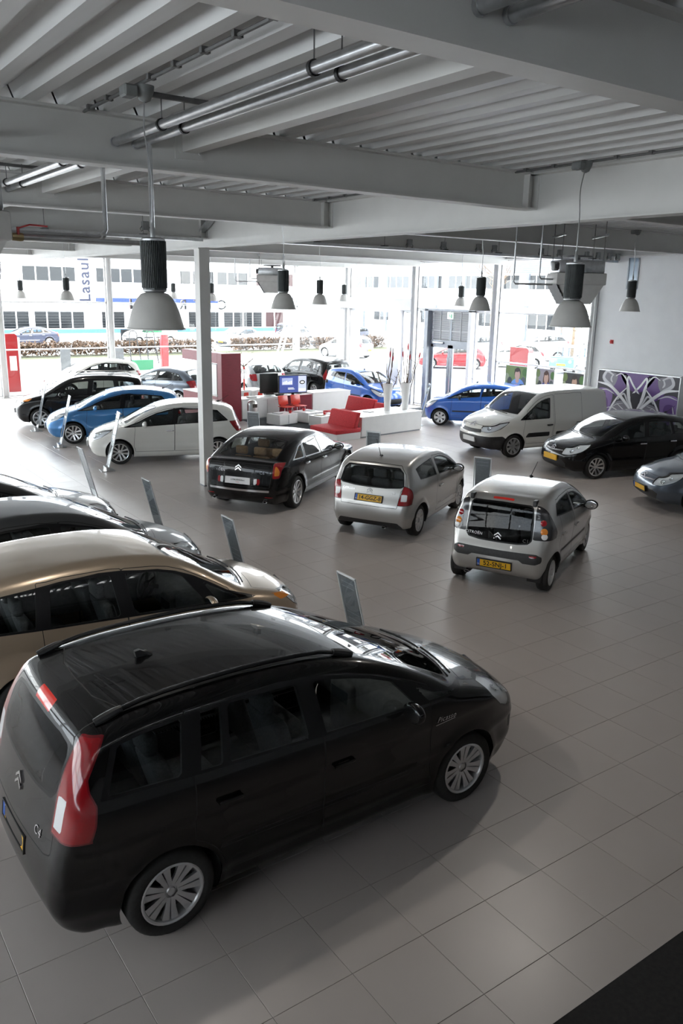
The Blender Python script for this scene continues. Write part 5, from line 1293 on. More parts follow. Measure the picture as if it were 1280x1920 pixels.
# white counter with maroon middle panel
ct=empty('counter',(9.42,21.15,0),.06); tag(ct,'white service counter with cupboard doors beside the maroon wall','counter')
MB().rbox(0,1.55,0,.6,.05,.70,.005,1).build('counter_body',M_LACQ,ct); MB().box(.03,1.52,.03,.57,0,.05).build('plinth',M_GREYM,ct); MB().rbox(-.01,1.56,-.02,.62,.70,.74,.004,1).build('counter_top',M_LACQ,ct)
for k in range(3):
    dd=MB().rbox(.02+k*.51,.51+k*.51,-.018,0,.07,.68,.003,1).build('cupboard_door',M_LACQ,ct); MB().box(.35+k*.51,.47+k*.51,-.03,-.018,.655,.668).build('door_pull',M_GALV,dd)
rp=MB().rbox(10.98,12.35,21.28,21.46,0,.74,.005,1).build('red_panel',M_MAROON); tag(rp,'maroon panel standing behind the two red chairs','panel'); 
wb=empty('counter',(12.4,21.3,0),.06); tag(wb,'plain white counter block right of the maroon panel','counter'); MB().rbox(0,1.75,0,.7,.0,.76,.005,1).build('counter_body',M_LACQ,wb); MB().rbox(-.01,1.76,-.01,.71,.76,.79,.004,1).build('counter_top',M_LACQ,wb)
# television on the counter
tv=empty('television',(11.55,21.3,.76),-.12); tag(tv,'flat television with blue presentation on screen beside the counter','television')
MB().rbox(-.55,.55,-.03,.03,.06,.70,.008,1).build('screen_frame',M_SCRB,tv); MB().box(-.52,.52,-.034,-.030,.09,.67).build('screen',mat('screen_blue',(.03,.045,.16),.15,emit=(.05,.08,.28),estr=.6),tv)
MB().box(-.43,-.02,-.036,-.034,.36,.60).build('slide_picture',mat('slide_pale',(.35,.4,.6),.3,emit=(.3,.36,.55),estr=.5),tv); MB().box(.20,.51,-.036,-.034,.10,.66).build('side_column',mat('slide_side',(.5,.55,.65),.3,emit=(.45,.5,.6),estr=.5),tv)
w=mat('slide_white',(.8,.82,.85),.3,emit=(.8,.82,.85),estr=.6)
for k in range(6): MB().box(-.40+k*.062,-.36+k*.062,-.037,-.036,.38,.46+.02*(k%3)).build('slide_bar',w,tv)
MB().box(-.20,.02,-.037,-.036,.24,.26).build('slide_caption',w,tv); MB().box(-.20,.06,-.037,-.036,.20,.215).build('slide_caption',w,tv); MB().box(.22,.49,-.037,-.036,.14,.22).build('slide_caption',w,tv)
MB().ell((.355,-.037,.44),(.11,.002,.07),18,6).build('slide_car',M_SCRB,tv); MB().ell((.355,-.0385,.44),(.07,.002,.035),14,6).build('slide_car_gap',w,tv)
MB().box(-.2,.2,-.1,.1,0,.015).build('stand_foot',M_SCRB,tv); MB().box(-.05,.05,-.02,.02,.01,.08).build('stand_neck',M_SCRB,tv)
t2=empty('television',(11.0,21.75,.76),-.12); tag(t2,'dark screen standing behind the blue television','television'); MB().rbox(-.5,.2,-.02,.02,.05,.74,.006,1).build('screen_frame',M_SCRB,t2); MB().box(-.3,.0,-.1,.1,0,.05).build('stand_foot',M_SCRB,t2)
# two red shell chairs
for x,y,lab in ((10.95,20.75,'left of the two red plastic chairs before the maroon panel'),(11.5,20.82,'right of the two red plastic chairs before the maroon panel')):
    c=empty('chair',(x,y,0),0.06); tag(c,lab,'chair','red plastic chairs')
    s=MB(); s.rbox(-.21,.21,-.22,.2,.43,.455,.012,2); s.build('seat',M_REDPL,c,True,40)
    b=MB(); b.rbox(-.20,.20,.17,.195,.50,.80,.012,2); b.v=[(v[0],v[1]+(v[2]-.5)*.2-.35*v[0]*v[0],v[2]) for v in b.v]; b.build('backrest',M_REDPL,c,True,40); MB().box(-.12,.12,.165,.19,.45,.51).build('back_neck',M_REDPL,c)
    for sx in(-1,1):
        for sy in(-1,1): MB().tube([(sx*.16,sy*.15,.435),(sx*.20,sy*.19,0)],.011,6).build('leg',M_CHROME,c)
# bin
b=empty('waste_bin',(9.45,20.45,0)); tag(b,'brushed steel waste bin with domed top before the counter','bin')
MB().lathe([(.0,.0),(.17,0),(.17,.62),(.165,.68),(.14,.74),(.09,.785),(.0,.80)],28).build('bin_body',M_STEELB,b,True,60); MB().prism([(-.08,-.06),(.08,-.06),(.08,.06),(-.08,.06)],.02,Matrix.Translation((0,-.168,.62))@Matrix.Rotation(PI/2,4,'X')).build('flap',mat('flap_dark',(.08,.07,.06),.4,.6),b); MB().lathe([(.172,.0),(.175,.01),(.172,.03)],28).build('base_ring',M_PLASTIC,b,True)
# maroon kitchen wall unit
k=empty('wall_unit',(8.45,21.05,0),.06); tag(k,'tall maroon wall unit with white shelves inside behind the white car','unit')
MB().rbox(.20,.95,0,.28,0,2.28,.005,1).build('end_panel',M_MAROON,k); MB().rbox(.20,.55,.28,2.7,1.95,2.28,.005,1).build('top_panel',M_MAROON,k); MB().rbox(.20,.9,.28,2.7,0,.85,.005,1).build('lower_cabinet',M_MAROON,k)
MB().box(.75,.82,.28,2.7,.85,1.95).build('back_panel',M_LACQ,k); MB().rbox(.3,.75,.5,1.1,.85,1.9,.005,1).build('white_cupboard',M_LACQ,k); MB().rbox(.18,.92,.28,2.7,.85,.88,.003,1).build('worktop',M_LACQ,k); MB().box(.3,.75,.3,.45,1.35,1.38).build('shelf',M_GREYM,k)
o=MB().lathe([(0,0),(.05,0),(.05,.22),(.02,.28),(.02,.32),(0,.32)],12).build('bottle',mat('bottle_dark',(.03,.04,.03),.2),None,True,50); o.location=(8.85,21.55,.88); tag(o,'dark bottle standing on the maroon unit worktop','bottle'); MB().lathe([(.051,.05),(.051,.15)],12).build('bottle_label',M_PAPER,o)
# high white table with cups and a tall branch vase behind the counter
ht=empty('high_table',(10.6,23.6,0),.05); tag(ht,'white meeting table with red cups behind the counter','table'); MB().rbox(-1.0,1.0,-.45,.45,.71,.75,.006,1).build('table_top',M_LACQ,ht)
for sx in(-.85,.85): MB().rbox(sx-.04,sx+.04,-.4,.4,0,.71,.004,1).build('table_leg',M_LACQ,ht)
for i,(x,y) in enumerate(((10.1,23.5),(10.25,23.7),(10.4,23.4))): cup(x,y,.75,['leftmost','middle','rightmost'][i]+' of the three red cups on the white meeting table')
for i,x in enumerate((9.8,10.3,10.85)):
    c=empty('meeting_chair',(x,22.75,0),.1*i); tag(c,['leftmost','middle','rightmost'][i]+' white chair with red seat pad at the meeting table','chair','white meeting chairs')
    s=MB().rbox(-.22,.22,-.2,.22,.44,.465,.01,2).build('seat',M_LACQ,c); MB().rbox(-.17,.17,-.15,.17,.465,.485,.008,1).build('seat_pad',M_REDPL,c)
    b=MB(); b.rbox(-.21,.21,-.22,-.195,.46,.86,.01,2); b.v=[(v[0],v[1]-(v[2]-.46)*.2,v[2]) for v in b.v]; b.build('backrest',M_LACQ,c,True); b=MB().rbox(-.10,.10,-.285,-.265,.62,.80,.005,1); b.build('back_inset',M_REDPL,c)
    for sx in(-1,1):
        for sy in(-1,1): MB().tube([(sx*.17,sy*.16,.445),(sx*.21,sy*.2,0)],.011,6).build('leg',M_CHROME,c)
fo=MB().rbox(-.15,.15,-.12,.12,0,.05,.004,1).build('folder_pile',M_PAPER); fo.location=(9.95,21.4,.74); tag(fo,'pile of white folders on the cupboard counter','folders'); MB().box(-.14,.14,-.121,-.11,.02,.025).build('folder_edge',M_GREYM,fo)
M_TWIG=noise_colour(mat('twig_bark',(.13,.085,.05),.8),(.09,.06,.035),(.18,.12,.07),30); M_TIP=mat('twig_red_wrap',(.45,.01,.02),.8)
def twig(parent,p,q,r0,r1,side=0,tip=False):
    p=Vector(p);q=Vector(q); n=6; pts=[]; 
    for i in range(n+1):
        t=i/n; v=p.lerp(q,t); k=.035*math.sin(t*PI)*(1 if i%2 else .4); pts.append(v+Vector((random.uniform(-k,k),random.uniform(-k,k),0)))
    o=MB(); o.tube(pts,[r0+(r1-r0)*i/n for i in range(n+1)],6)
    for s in range(side):
        i=random.randint(2,n-1); a=pts[i]; d=Vector((random.uniform(-1,1),random.uniform(-1,1),random.uniform(.3,1.1))).normalized()*random.uniform(.12,.3)
        o.tube([a,a+d*.5+Vector((.01,.02,.0)),a+d],[r1*.9,r1*.7,r1*.4],5)
    w=o.build('branch',M_TWIG,parent,True)
    if tip:
        t=.86; c=p.lerp(q,t); d=(q-p).normalized(); b=MB(); b.tube([c-d*.10,c-d*.05,c,c+d*.06,c+d*.10],[r1*1.1,r1*2.2,r1*2.6,r1*2.0,r1*1.1],8); b.build('red_wrap',M_TIP,w,True)
def vase(x,y,z,tall,lab,stems):
    r=empty('vase',(x,y,z)); tag(r,lab,'vase','white ribbed vases'); pr=[(0,0),(.085,0)]; n=30
    for i in range(n+1):
        t=i/n; rad=.09+.085*t-.012*math.sin(t*PI); pr+=[(rad+(.005 if i%2 else 0),tall*t)]
    pr+=[(.155,tall-.005),(.13,tall*.6),(0,tall*.55)]; MB().lathe(pr,30).build('vase_body',M_LACQ,r,True,70)
    for (dx,dy,h,tip,sd) in stems: twig(r,(dx*.25,dy*.25,tall*.6),(dx,dy,h),.016,.010,sd,tip)
random.seed(3)
vase(12.62,17.25,.64,.88,'left of the two tall white ribbed vases holding bare branches',[(.06,.0,2.0,True,0),(.12,-.05,1.98,False,0),(.10,-.10,1.85,True,0),(-.35,.15,1.25,False,3),(-.25,.25,1.2,False,3),(.3,-.2,1.3,False,2),(.0,.1,1.5,False,2)])
vase(13.32,17.2,.64,.88,'right of the two tall white ribbed vases holding bare branches',[(-.12,.08,1.98,True,0),(.06,.02,2.25,True,1),(.10,-.05,1.88,True,1),(.38,-.25,1.95,True,2),(-.25,.15,1.3,False,3),(.1,0,1.4,False,3),(.25,-.1,1.45,False,2)])
# tall slender red and white branch vase on the meeting table
r=empty('branch_vase',(10.75,23.4,.75)); tag(r,'tall slim red and white vase with a spreading branch on the meeting table','vase')
MB().lathe([(0,0),(.03,0),(.03,.4),(.02,.41)],12).build('red_foot',M_REDPL,r,True,40); MB().lathe([(.02,.4),(.02,.75),(.03,.76),(.03,.86),(.02,.87)],12).build('white_stem',M_LACQ,r,True,40); MB().lathe([(.031,.76),(.031,.86)],12).build('red_ring',M_REDPL,r,True)
for k in range(9):
    a=k*.7; twig(r,(0,0,.85),(.65*math.cos(a)*random.uniform(.6,1.1),.65*math.sin(a)*random.uniform(.6,1.1),1.25+random.uniform(-.1,.25)),.012,.005,4)
# ------------------------------------------------------------------ right wall: lightbox, sounder, posters
M_DPUR=mat('print_dark',(.03,.028,.04),.35); M_PUR=mat('print_purple',(.12,.05,.22),.35); M_PUR2=mat('print_violet',(.22,.13,.36),.35); M_SIL=mat('print_silver',(.62,.62,.66),.3); M_WHT=mat('print_white',(.85,.85,.88),.3); M_MIDG=mat('print_grey',(.22,.21,.25),.35)
lb=empty('lightbox',(XR-.28,11.45,0)); tag(lb,'wide lightbox with abstract purple and silver print on the right wall','lightbox')
W2,Z0,Z1=1.42,.45,2.18
MB().box(0,.28,-W2,W2,Z0,Z1).build('box_case',M_LACQ,lb); f=MB()
for q in ((-W2,W2,Z1-.03,Z1),(-W2,W2,Z0,Z0+.03),(-W2,-W2+.03,Z0,Z1),(W2-.03,W2,Z0,Z1)): f.box(-.014,0,*q)
f.build('box_frame',M_GALV,lb)
def art():
    H=Z1-Z0-.06; hw=W2-.03; zc=Z0+.03
    def poly(nm,pts,m,lvl,mir=True):
        for s in ((1,-1) if mir else (1,)):
            P=catmull(pts,6,True); b=MB(); q=[(-.003-lvl*.0006,s*min(max(p[0],-1),1)*hw,zc+min(max(p[1],0),1)*H) for p in P]; b.add(q,[tuple(range(len(q)))]); b.build(nm,m,bg)
    def ribbon(pts,w,m,lvl,mir=True):
        for s in ((1,-1) if mir else (1,)):
            P=catmull(pts,8); b=MB(); n=len(P); V=[]
            for i in range(n):
                t=P[min(i+1,n-1)]-P[max(i-1,0)]; t=np.array([t[0]*hw,t[1]*H]); t/=max(np.linalg.norm(t),1e-6); nrm=np.array([-t[1],t[0]]); c=np.array([P[i][0]*hw,P[i][1]*H]); ww=w*(.35+.65*math.sin(PI*(i+.5)/n))
                for e in (-1,1):
                    v=c+nrm*ww*e; V.append((-.003-lvl*.0006,s*float(np.clip(v[0],-hw,hw)),zc+float(np.clip(v[1],0,H))))
            b.add(V,[(2*i,2*i+1,2*i+3,2*i+2) for i in range(n-1)]); b.build('printed_ribbon',m,bg)
    bg=MB().box(-.003,0,-hw,hw,zc,zc+H).build('print',M_DPUR,lb)
    poly('printed_shape',[(-.45,1),(.45,1),(.2,.72),(0,.66),(-.2,.72)],M_PUR,1,False)
    poly('printed_shape',[(.25,.95),(.55,.95),(.75,.85),(.6,.62),(.38,.55),(.28,.7)],M_PUR,1); poly('printed_shape',[(.6,.62),(.98,.66),(.99,.1),(.8,.05),(.65,.3)],M_PUR2,1); poly('printed_shape',[(.72,.5),(.9,.52),(.97,.35),(.85,.22),(.7,.32)],M_PUR,2)
    poly('printed_shape',[(.5,.93),(.75,.97),(.9,.88),(.8,.75),(.6,.72)],M_MIDG,2); poly('printed_shape',[(.1,.4),(.5,.45),(.62,.25),(.4,.12),(.12,.2)],M_MIDG,2)
    ribbon([(.3,.95),(.2,.7),(.12,.45),(.02,.3)],.015,M_WHT,7); ribbon([(.55,.6),(.75,.66),(.99,.62)],.02,M_SIL,6); ribbon([(.12,.12),(.4,.3),(.6,.35),(.8,.3)],.012,M_WHT,7); ribbon([(.3,.45),(.5,.4),(.7,.15),(.75,0)],.014,M_SIL,7); ribbon([(.9,.5),(.94,.35),(.9,.2),(.98,.05)],.03,M_SIL,6); ribbon([(.62,.95),(.66,.85),(.62,.8)],.03,M_SIL,6); ribbon([(0,.28),(.25,.33),(.45,.43)],.012,M_WHT,8); ribbon([(.03,.25),(.15,.1),(.3,.02)],.02,M_WHT,8)
    ribbon([(.0,.25),(.12,.5),(.25,.85),(.42,.97),(.55,.92)],.02,M_WHT,4); ribbon([(.05,.3),(.3,.5),(.62,.72),(.86,.9),(.8,.98),(.6,.93)],.05,M_SIL,4); ribbon([(.02,.28),(.35,.55),(.7,.74),(1.,.78)],.045,M_WHT,5)
    ribbon([(.22,.75),(.45,.55),(.66,.25),(.78,0)],.03,M_WHT,6); ribbon([(.05,.25),(.35,.24),(.6,.12),(.72,0)],.045,M_WHT,5); ribbon([(.0,.27),(-.12,.55),(.1,.8),(.22,.93),(.2,.6),(.03,.3)],.03,M_WHT,6); ribbon([(.05,.28),(.2,.5),(.3,.62),(.45,.5)],.03,M_SIL,3)
    poly('printed_shape',[(-.16,0),(.16,0),(.08,.2),(0,.27),(-.08,.2)],M_WHT,7,False); poly('printed_shape',[(-.12,.62),(.12,.62),(.1,.48),(0,.42),(-.1,.48)],M_DPUR,7,False); poly('printed_shape',[(-.06,.36),(.06,.36),(.08,.28),(0,.2),(-.08,.28)],M_SIL,8,False); ribbon([(0,.27),(.2,.18),(.12,.0)],.03,M_SIL,6)
art()
o=MB().lathe([(.05,0),(.05,.03),(.04,.06),(0,.07)],16,Matrix.Rotation(-PI/2,4,'Y')).build('alarm_sounder',mat('alarm_red',(.45,.02,.02),.35),None,True,40); o.location=(XR,12.7,3.0); tag(o,'small red alarm sounder on the plain right wall','alarm'); MB().box(-.012,0,-.06,.06,-.06,.06).build('alarm_base',M_INKR,o)
SK=mat('print_skin',(.55,.35,.26),.5); HR=mat('print_hair',(.03,.02,.015),.5)
def poster(y0,y1,z0,z1,lab,bgc,shirt,hair,long_hair):
    r=empty('poster',(XR-.075,(y0+y1)/2,z0)); tag(r,lab,'poster','portrait posters in the window'); w=(y1-y0)/2; h=z1-z0
    MB().box(-.01,.01,-w,w,0,h).build('poster_board',M_LACQ,r)
    for sy in (-1,1): MB().box(-.003,.003,sy*w*.8-.004,sy*w*.8+.004,h,2.04-z0).build('poster_hanger',M_GALV,r)
    b=MB().box(-.012,-.01,-w+.02,w-.02,.02,h-.02).build('printed_background',bgc,r)
    def oval(nm,c,rx,rz,m,l): 
        P=[(-.0125-l*.0008,c[0]*w+rx*w*math.cos(a),c[1]*h+rz*h*math.sin(a)) for a in np.linspace(0,2*PI,20,endpoint=False)]; P=[(p[0],min(max(p[1],-w+.02),w-.02),min(max(p[2],.02),h-.02)) for p in P]; MB().add(P,[tuple(range(20))]).build(nm,m,b)
    cx=-.15
    if long_hair: oval('printed_hair',(cx,.55),.34,.30,hair,1)
    oval('printed_shirt',(cx-.05,.12),.66,.36,shirt,2); oval('printed_neck',(cx,.42),.16,.14,SK,3); oval('printed_hair',(cx,.70),.29,.23,hair,3); oval('printed_face',(cx,.62),.24,.21,SK,4); oval('printed_fringe',(cx+.06,.81),.22,.07,hair,5)
    for k in range(5): oval('printed_patch',((-.8,.75,.55,.85,-.7)[k],(.75,.8,.35,.5,.4)[k]),.22,.16,mat('patch%d'%k,[(.08,.18,.05),(.16,.22,.07),(.04,.05,.05),(.3,.33,.2),(.1,.12,.12)][k],.6),1)
poster(15.95,16.95,1.15,1.98,'left window poster, person in a light blue shirt before foliage',mat('leafy',(.16,.24,.08),.6),mat('blue_shirt',(.18,.36,.68),.5),HR,False)
poster(14.75,15.55,1.15,1.98,'middle window poster, long-haired person in a dark blue top',mat('poster_grey',(.33,.30,.32),.6),mat('navy_top',(.03,.05,.25),.5),mat('hair_brown',(.08,.03,.015),.5),True)
poster(13.55,14.40,1.10,1.95,'right window poster, short-haired person before a dark car',mat('poster_dark',(.05,.05,.05),.6),mat('blue_collar',(.08,.14,.4),.5),HR,False)
# ------------------------------------------------------------------ outside
M_ASPH=noise_colour(mat('asphalt',(.46,.46,.46),.85),(.42,.42,.42),(.50,.50,.50),1.5); M_KERB=mat('kerb_stone',(.45,.45,.44),.8); M_BWHITE=noise_colour(mat('render_white',(.82,.83,.84),.8),(.80,.81,.82),(.85,.86,.87),1)
M_GRASS=noise_colour(mat('grass',(.06,.065,.03),.9),(.045,.05,.02),(.08,.08,.045),8); M_BWIN=glass('building_glass',(.3,.34,.36)); M_BDARK=noise_colour(mat('room_dark',(.10,.11,.12),.9),(.06,.07,.08),(.18,.19,.2),1.5)
M_CLAD=noise_colour(mat('grey_cladding',(.11,.125,.145),.6),(.10,.115,.135),(.12,.135,.155),3); M_BLIND=noise_colour(mat('window_blind',(.03,.032,.034),.8),(.02,.022,.024),(.042,.045,.047),3,stretch=(40,1,1))
g=MB(); g.box(-60,XR+.2,YL+.2,140,-.25,-.05); g.box(XR+.2,150,-20,140,-.25,-.05); struct(g.build('ground',M_ASPH))
k=struct(MB().box(-30,60,47.1,47.3,-.05,.10).build('kerb',M_KERB))
gr=MB().box(-30,42,47.3,50.9,-.05,.07).build('grass_verge',M_GRASS); tag(gr,'thin grass verge along the street in front of the hedge','grass',kind='stuff')
def hedge(x0,x1,y,lab):
    r=empty('hedge',((x0+x1)/2,y,.10)); tag(r,lab,'hedge','street hedges'); n=int((x1-x0)*420); rng=np.random.RandomState(4)
    L=(x1-x0)/2; P=np.stack([rng.uniform(-L,L,n),rng.normal(0,.28,n),rng.beta(1.6,1.2,n)*.85],1); V=[];F=[]
    for p in P:
        s=rng.uniform(.05,.10); a=rng.normal(size=(3,3))*s; b=len(V); V+=[(v[0],v[1],max(v[2],0.)) for v in (p+a[0],p+a[1],p+a[2])]; F.append((b,b+1,b+2))
    m=MB(); m.v=V; m.f=F; o=m.build('leaves',noise_colour(mat('hedge_leaf',(.075,.042,.024),.8),(.05,.028,.015),(.11,.065,.038),3),r); o['kind']='stuff'
    t=MB()
    for i in range(int((x1-x0)*7)):
        x=rng.uniform(-L,L); t.tube([(x,rng.normal(0,.1),0),(x+rng.normal(0,.1),rng.normal(0,.15),.7)],.012,4)
    t.build('twigs',M_TWIG,r)['kind']='stuff'
hedge(7.5,22.5,49.8,'long brown twiggy hedge behind the left street windows'); hedge(24.5,31,50.5,'short brown hedge before the silver cars, right of the column'); hedge(31.5,38,50.2,'brown hedge patch near the far corner of the glazing')
def wblock(root,x,y,z0,z1,w,n,face,blind=0):
    """a row of n window units on a facade; face 'Y' looks to -Y, 'X' looks to -X"""
    for k in range(n):
        a=(x if face=='Y' else y)+k*w
        def bx(d0,d1,p,q,r0,r1): return (p,q,d0,d1,r0,r1) if face=='Y' else (d0,d1,p,q,r0,r1)
        base=y if face=='Y' else x
        f=MB()
        for q in ((a,a+.05,z0,z1),(a+w-.05,a+w,z0,z1),(a,a+w,z0,z0+.05),(a,a+w,z1-.05,z1)): f.box(*bx(base-.03,base+.04,q[0],q[1],q[2],q[3]))
        o=f.build('window',M_WHITE,root)
        MB().box(*bx(base-.02,base-.01,a+.05,a+w-.05,z0+.05,z1-.05)).build('window_pane',mat('dark_pane',(.012,.014,.016),.08,spec=.3) if blind in(0,3) else M_BLIND if blind==1 else mat('dark_pane2',(.035,.012,.013),.2,spec=.3),o)
        if blind==3: 
            for z in np.arange(z0+.2,z1-.1,.22): MB().box(*bx(base-.03,base-.02,a+.06,a+w-.06,z,z+.05)).build('blind_slat',M_BLIND,o)
def white_building():
    r=empty('white_building',(0,66,0)); tag(r,'long white office building across the street with two window rows','building')
    def loc(o): return o
    b=MB(); b.box(-6,39.2,0,12,-.1,8.5); b.build('wall',M_BWHITE,r)
    s=MB(); s.box(-6,39.2,-.03,0,.62,.95); s.build('blue_band',mat('pale_blue',(.06,.16,.26),.6),r)
    for x,n,bl in ((11.6,1,0),(14.2,4,1),(20.1,3,1),(23.3,3,1),(27.6,1,0),(28.8,2,0),(31.2,3,1),(35.2,4,2)): wblock(r,x,0,4.72,5.92,1.06,n,'Y',bl)
    for x,n,bl in ((12.5,2,3),(14.9,4,3),(20.4,2,3),(23.0,2,0),(28.3,3,3),(31.8,4,3),(36.2,2,2)): wblock(r,x,0,.98,2.42,1.02,n,'Y',bl)
    MB().box(20.0,30.5,-1.6,0,3.18,3.5).build('blue_canopy',mat('canopy_blue',(.008,.03,.16),.5),r)
    MB().box(22.0,23.6,-.04,0,-.1,.9).build('doorway',mat('dark_pane',(.012,.014,.016),.08,spec=.3),r)
    for o in list(r.children): pass
    t=text_mesh('wall_lettering','Lasaul',1.3,mat('sign_navy',(.008,.012,.035),.5),r,Matrix.Translation((19.15,-.05,4.9))@Matrix.Rotation(PI/2,4,'X')@Matrix.Rotation(PI/2,4,'Z'),.02,spacing=1.1,bold=.02)
    text_mesh('wall_lettering','Lasaul',1.3,mat('sign_navy',(.008,.012,.035),.5),r,Matrix.Translation((11.0,-.05,4.9))@Matrix.Rotation(PI/2,4,'X')@Matrix.Rotation(PI/2,4,'Z'),.02,spacing=1.1,bold=.02)
white_building()
def grey_building():
    r=empty('grey_building',(58,0,0)); tag(r,'grey clad two-storey building beyond the entrance portal','building')
    MB().box(0,10,30,84,-.1,9.5).build('wall',M_BWHITE,r); MB().box(-.05,0,30,84,6.45,7.6).build('cladding_band',M_CLAD,r)
    for k in range(9): wblock(r,0,32+k*5.6,4.9,6.3,1.15,4,'X',1 if k%2 else 0)
    for k in range(6): wblock(r,0,33+k*8.2,1.2,2.8,1.2,3,'X',0)
    for k in range(12): MB().box(-.25,0,31+k*4.4,31.4+k*4.4,0,6.4).build('pier',M_CLAD,r)
    for k in range(5): MB().box(-.06,-.05,30,84,6.6+k*.2,6.62+k*.2).build('cladding_joint',M_GREYM,r)
grey_building()
b=empty('far_building',(62,0,0)); tag(b,'pale low building behind the parked cars at the right glazing','building'); MB().box(0,8,4,29.5,-.1,6.6).build('wall',M_BWHITE,b); MB().box(-.6,8.5,3.5,29.5,6.6,6.9).build('roof',M_CLAD,b)
for k in range(4): wblock(b,0,6+k*6,3.6,5.4,1.6,3,'X',0)
def tree(x,y,h,lab,seed):
    rng=random.Random(seed); r=empty('bare_tree',(x,y,-.05)); tag(r,lab,'tree','bare trees outside'); m=MB()
    m.tube([(0,0,0),(.05,.03,h*.3),(0,.08,h*.6),(.08,0,h)],[.12,.09,.06,.02],7); m.build('trunk',M_TWIG,r,True); c=MB()
    for k in range(38):
        z=h*rng.uniform(.25,.95); a=rng.uniform(0,6.28); l=h*rng.uniform(.12,.3); e=(l*math.cos(a),l*math.sin(a),z+l*rng.uniform(.5,1.2)); c.tube([(0,0,z),(e[0]*.5,e[1]*.5,z+(e[2]-z)*.4),e],[.03,.02,.006],4)
        for j in range(3):
            q=(e[0]*.6+rng.uniform(-.3,.3),e[1]*.6+rng.uniform(-.3,.3),e[2]+rng.uniform(-.1,.6)); c.tube([(e[0]*.55,e[1]*.55,z+(e[2]-z)*.5),q],[.012,.004],4)
    c.build('branches',M_TWIG,r)
tree(40,32.5,6.5,'bare tree outside the far right window bay',1); tree(46,46,8,'bare tree behind the parked red car above the louvred door',2); tree(44,28.5,5.5,'thin bare tree above the blue open car',3)
# sign letters on the street front, seen from behind
s=empty('facade_sign',(12.0,YL+.75,3.62)); tag(s,'row of big sign letters outside the street windows, seen mirrored from behind','sign')
text_mesh('letter_faces','CITROËN',.62,mat('letter_red',(.12,.01,.01),.4),s,Matrix.Rotation(PI,4,'Z')@Matrix.Rotation(PI/2,4,'X'),.03,spacing=2.1)
text_mesh('letter_backs','CITROËN',.60,mat('letter_grey',(.05,.052,.055),.4),s,Matrix.Translation((0,-.05,0))@Matrix.Rotation(PI,4,'Z')@Matrix.Rotation(PI/2,4,'X'),.03,spacing=2.17)
MB().box(-4.2,4.2,-.12,-.06,-.02,.02).build('sign_rail',M_GALV,s)
for q in (-3.5,.9): MB().box(q-.03,q+.03,-.78,-.06,-.03,.03).build('sign_bracket',M_GALV,s)
# red totems
M_TOT=mat('totem_red',(.30,.012,.014),.35,0,.3)
def totem(x,y,w,d,h,lab):
    r=empty('totem',(x,y,-.05)); tag(r,lab,'totem','red sign totems')
    b=MB(); n=8; prof=[(-w/2,0),(w/2,0),(w/2,h-.15)]+[(w/2-.15+.15*math.cos(a),h-.15+.15*math.sin(a)) for a in np.linspace(0,PI/2,n)]+[(-w/2,h)]
    b.prism(prof,d,Matrix.Translation((0,d/2,0))@Matrix.Rotation(PI/2,4,'X')); b.build('totem_panel',M_TOT,r); MB().box(w/2,w/2+.09,-d/2-.02,d/2+.02,0,h*.93).build('white_edge',M_WHITE,r)
    MB().box(-w*.1,w*.35,-d/2-.012,-d/2,.9,1.5).build('notice',M_PAPER,r); return r
totem(4.95,33.2,.62,.25,2.42,'red sign totem with a notice outside the left street window')
t=totem(20.2,18.65,.95,.25,2.45,'red sign totem outside behind the window posters'); t.rotation_euler=(0,0,-PI/2)
fl=MB(); fl.add([(4.2,33.6,0),(4.2,33.6,1.1),(4.25,33.5,1.75),(4.45,33.55,1.2),(4.5,33.6,.2)],[(0,1,2,3,4),(4,3,2,1,0)]); o=fl.build('beach_flag',M_TOT); tag(o,'red flag edge outside at the very left of the street window','flag'); MB().tube([(4.2,33.6,-.05),(4.2,33.6,1.9)],.015,6).build('flag_pole',M_GALV,o)
# leaning ladder inside the far corner
l=empty('ladder',(15.95,30.35,0)); tag(l,'long aluminium ladder leaning by the far glazed corner','ladder')
for dy in (-.2,.2): MB().bar((0,dy,0),(1.45,dy,4.45),.05,.08).build('stile',M_GALV,l)
for k in range(1,15): t=k/15; MB().tube([(1.45*t,-.2,4.45*t),(1.45*t,.2,4.45*t)],.016,6).build('rung',M_GALV,l)
# self service hoses in the yard
h=empty('vacuum_station',(13.2,40.5,-.05)); tag(h,'yard vacuum station with two looping hoses and a red box','station')
MB().rbox(1.6,2.0,-.15,.15,0,1.9,.03,2).build('red_box',M_TOT,h); MB().box(-.1,1.0,-.3,.3,0,.55).build('green_plinth',mat('yard_green',(.01,.12,.05),.5),h)
for x in (0,1.0):
    P=[(x-.15,0,.4),(x-.2,0,1.4),(x-.1,0,2.1),(x+.1,0,2.1),(x+.25,0,1.4),(x+.45,0,.3)]; MB().tube([tuple(v) for v in catmull(P,5)],.03,6).build('hose',M_PLASTIC,h,True)
for x,y,lab in ((7.2,33.0,'left'),(9.6,33.0,'right')):
    o=MB().box(x-.22,x+.22,y-.01,y+.01,.55,1.75).build('window_notice',M_CARD); tag(o,'grey notice panel standing outside the street window, %s of the two'%lab,'notice','window notices'); MB().tube([(x,y,-.05),(x,y,.55)],.02,6).build('notice_leg',M_GALV,o)
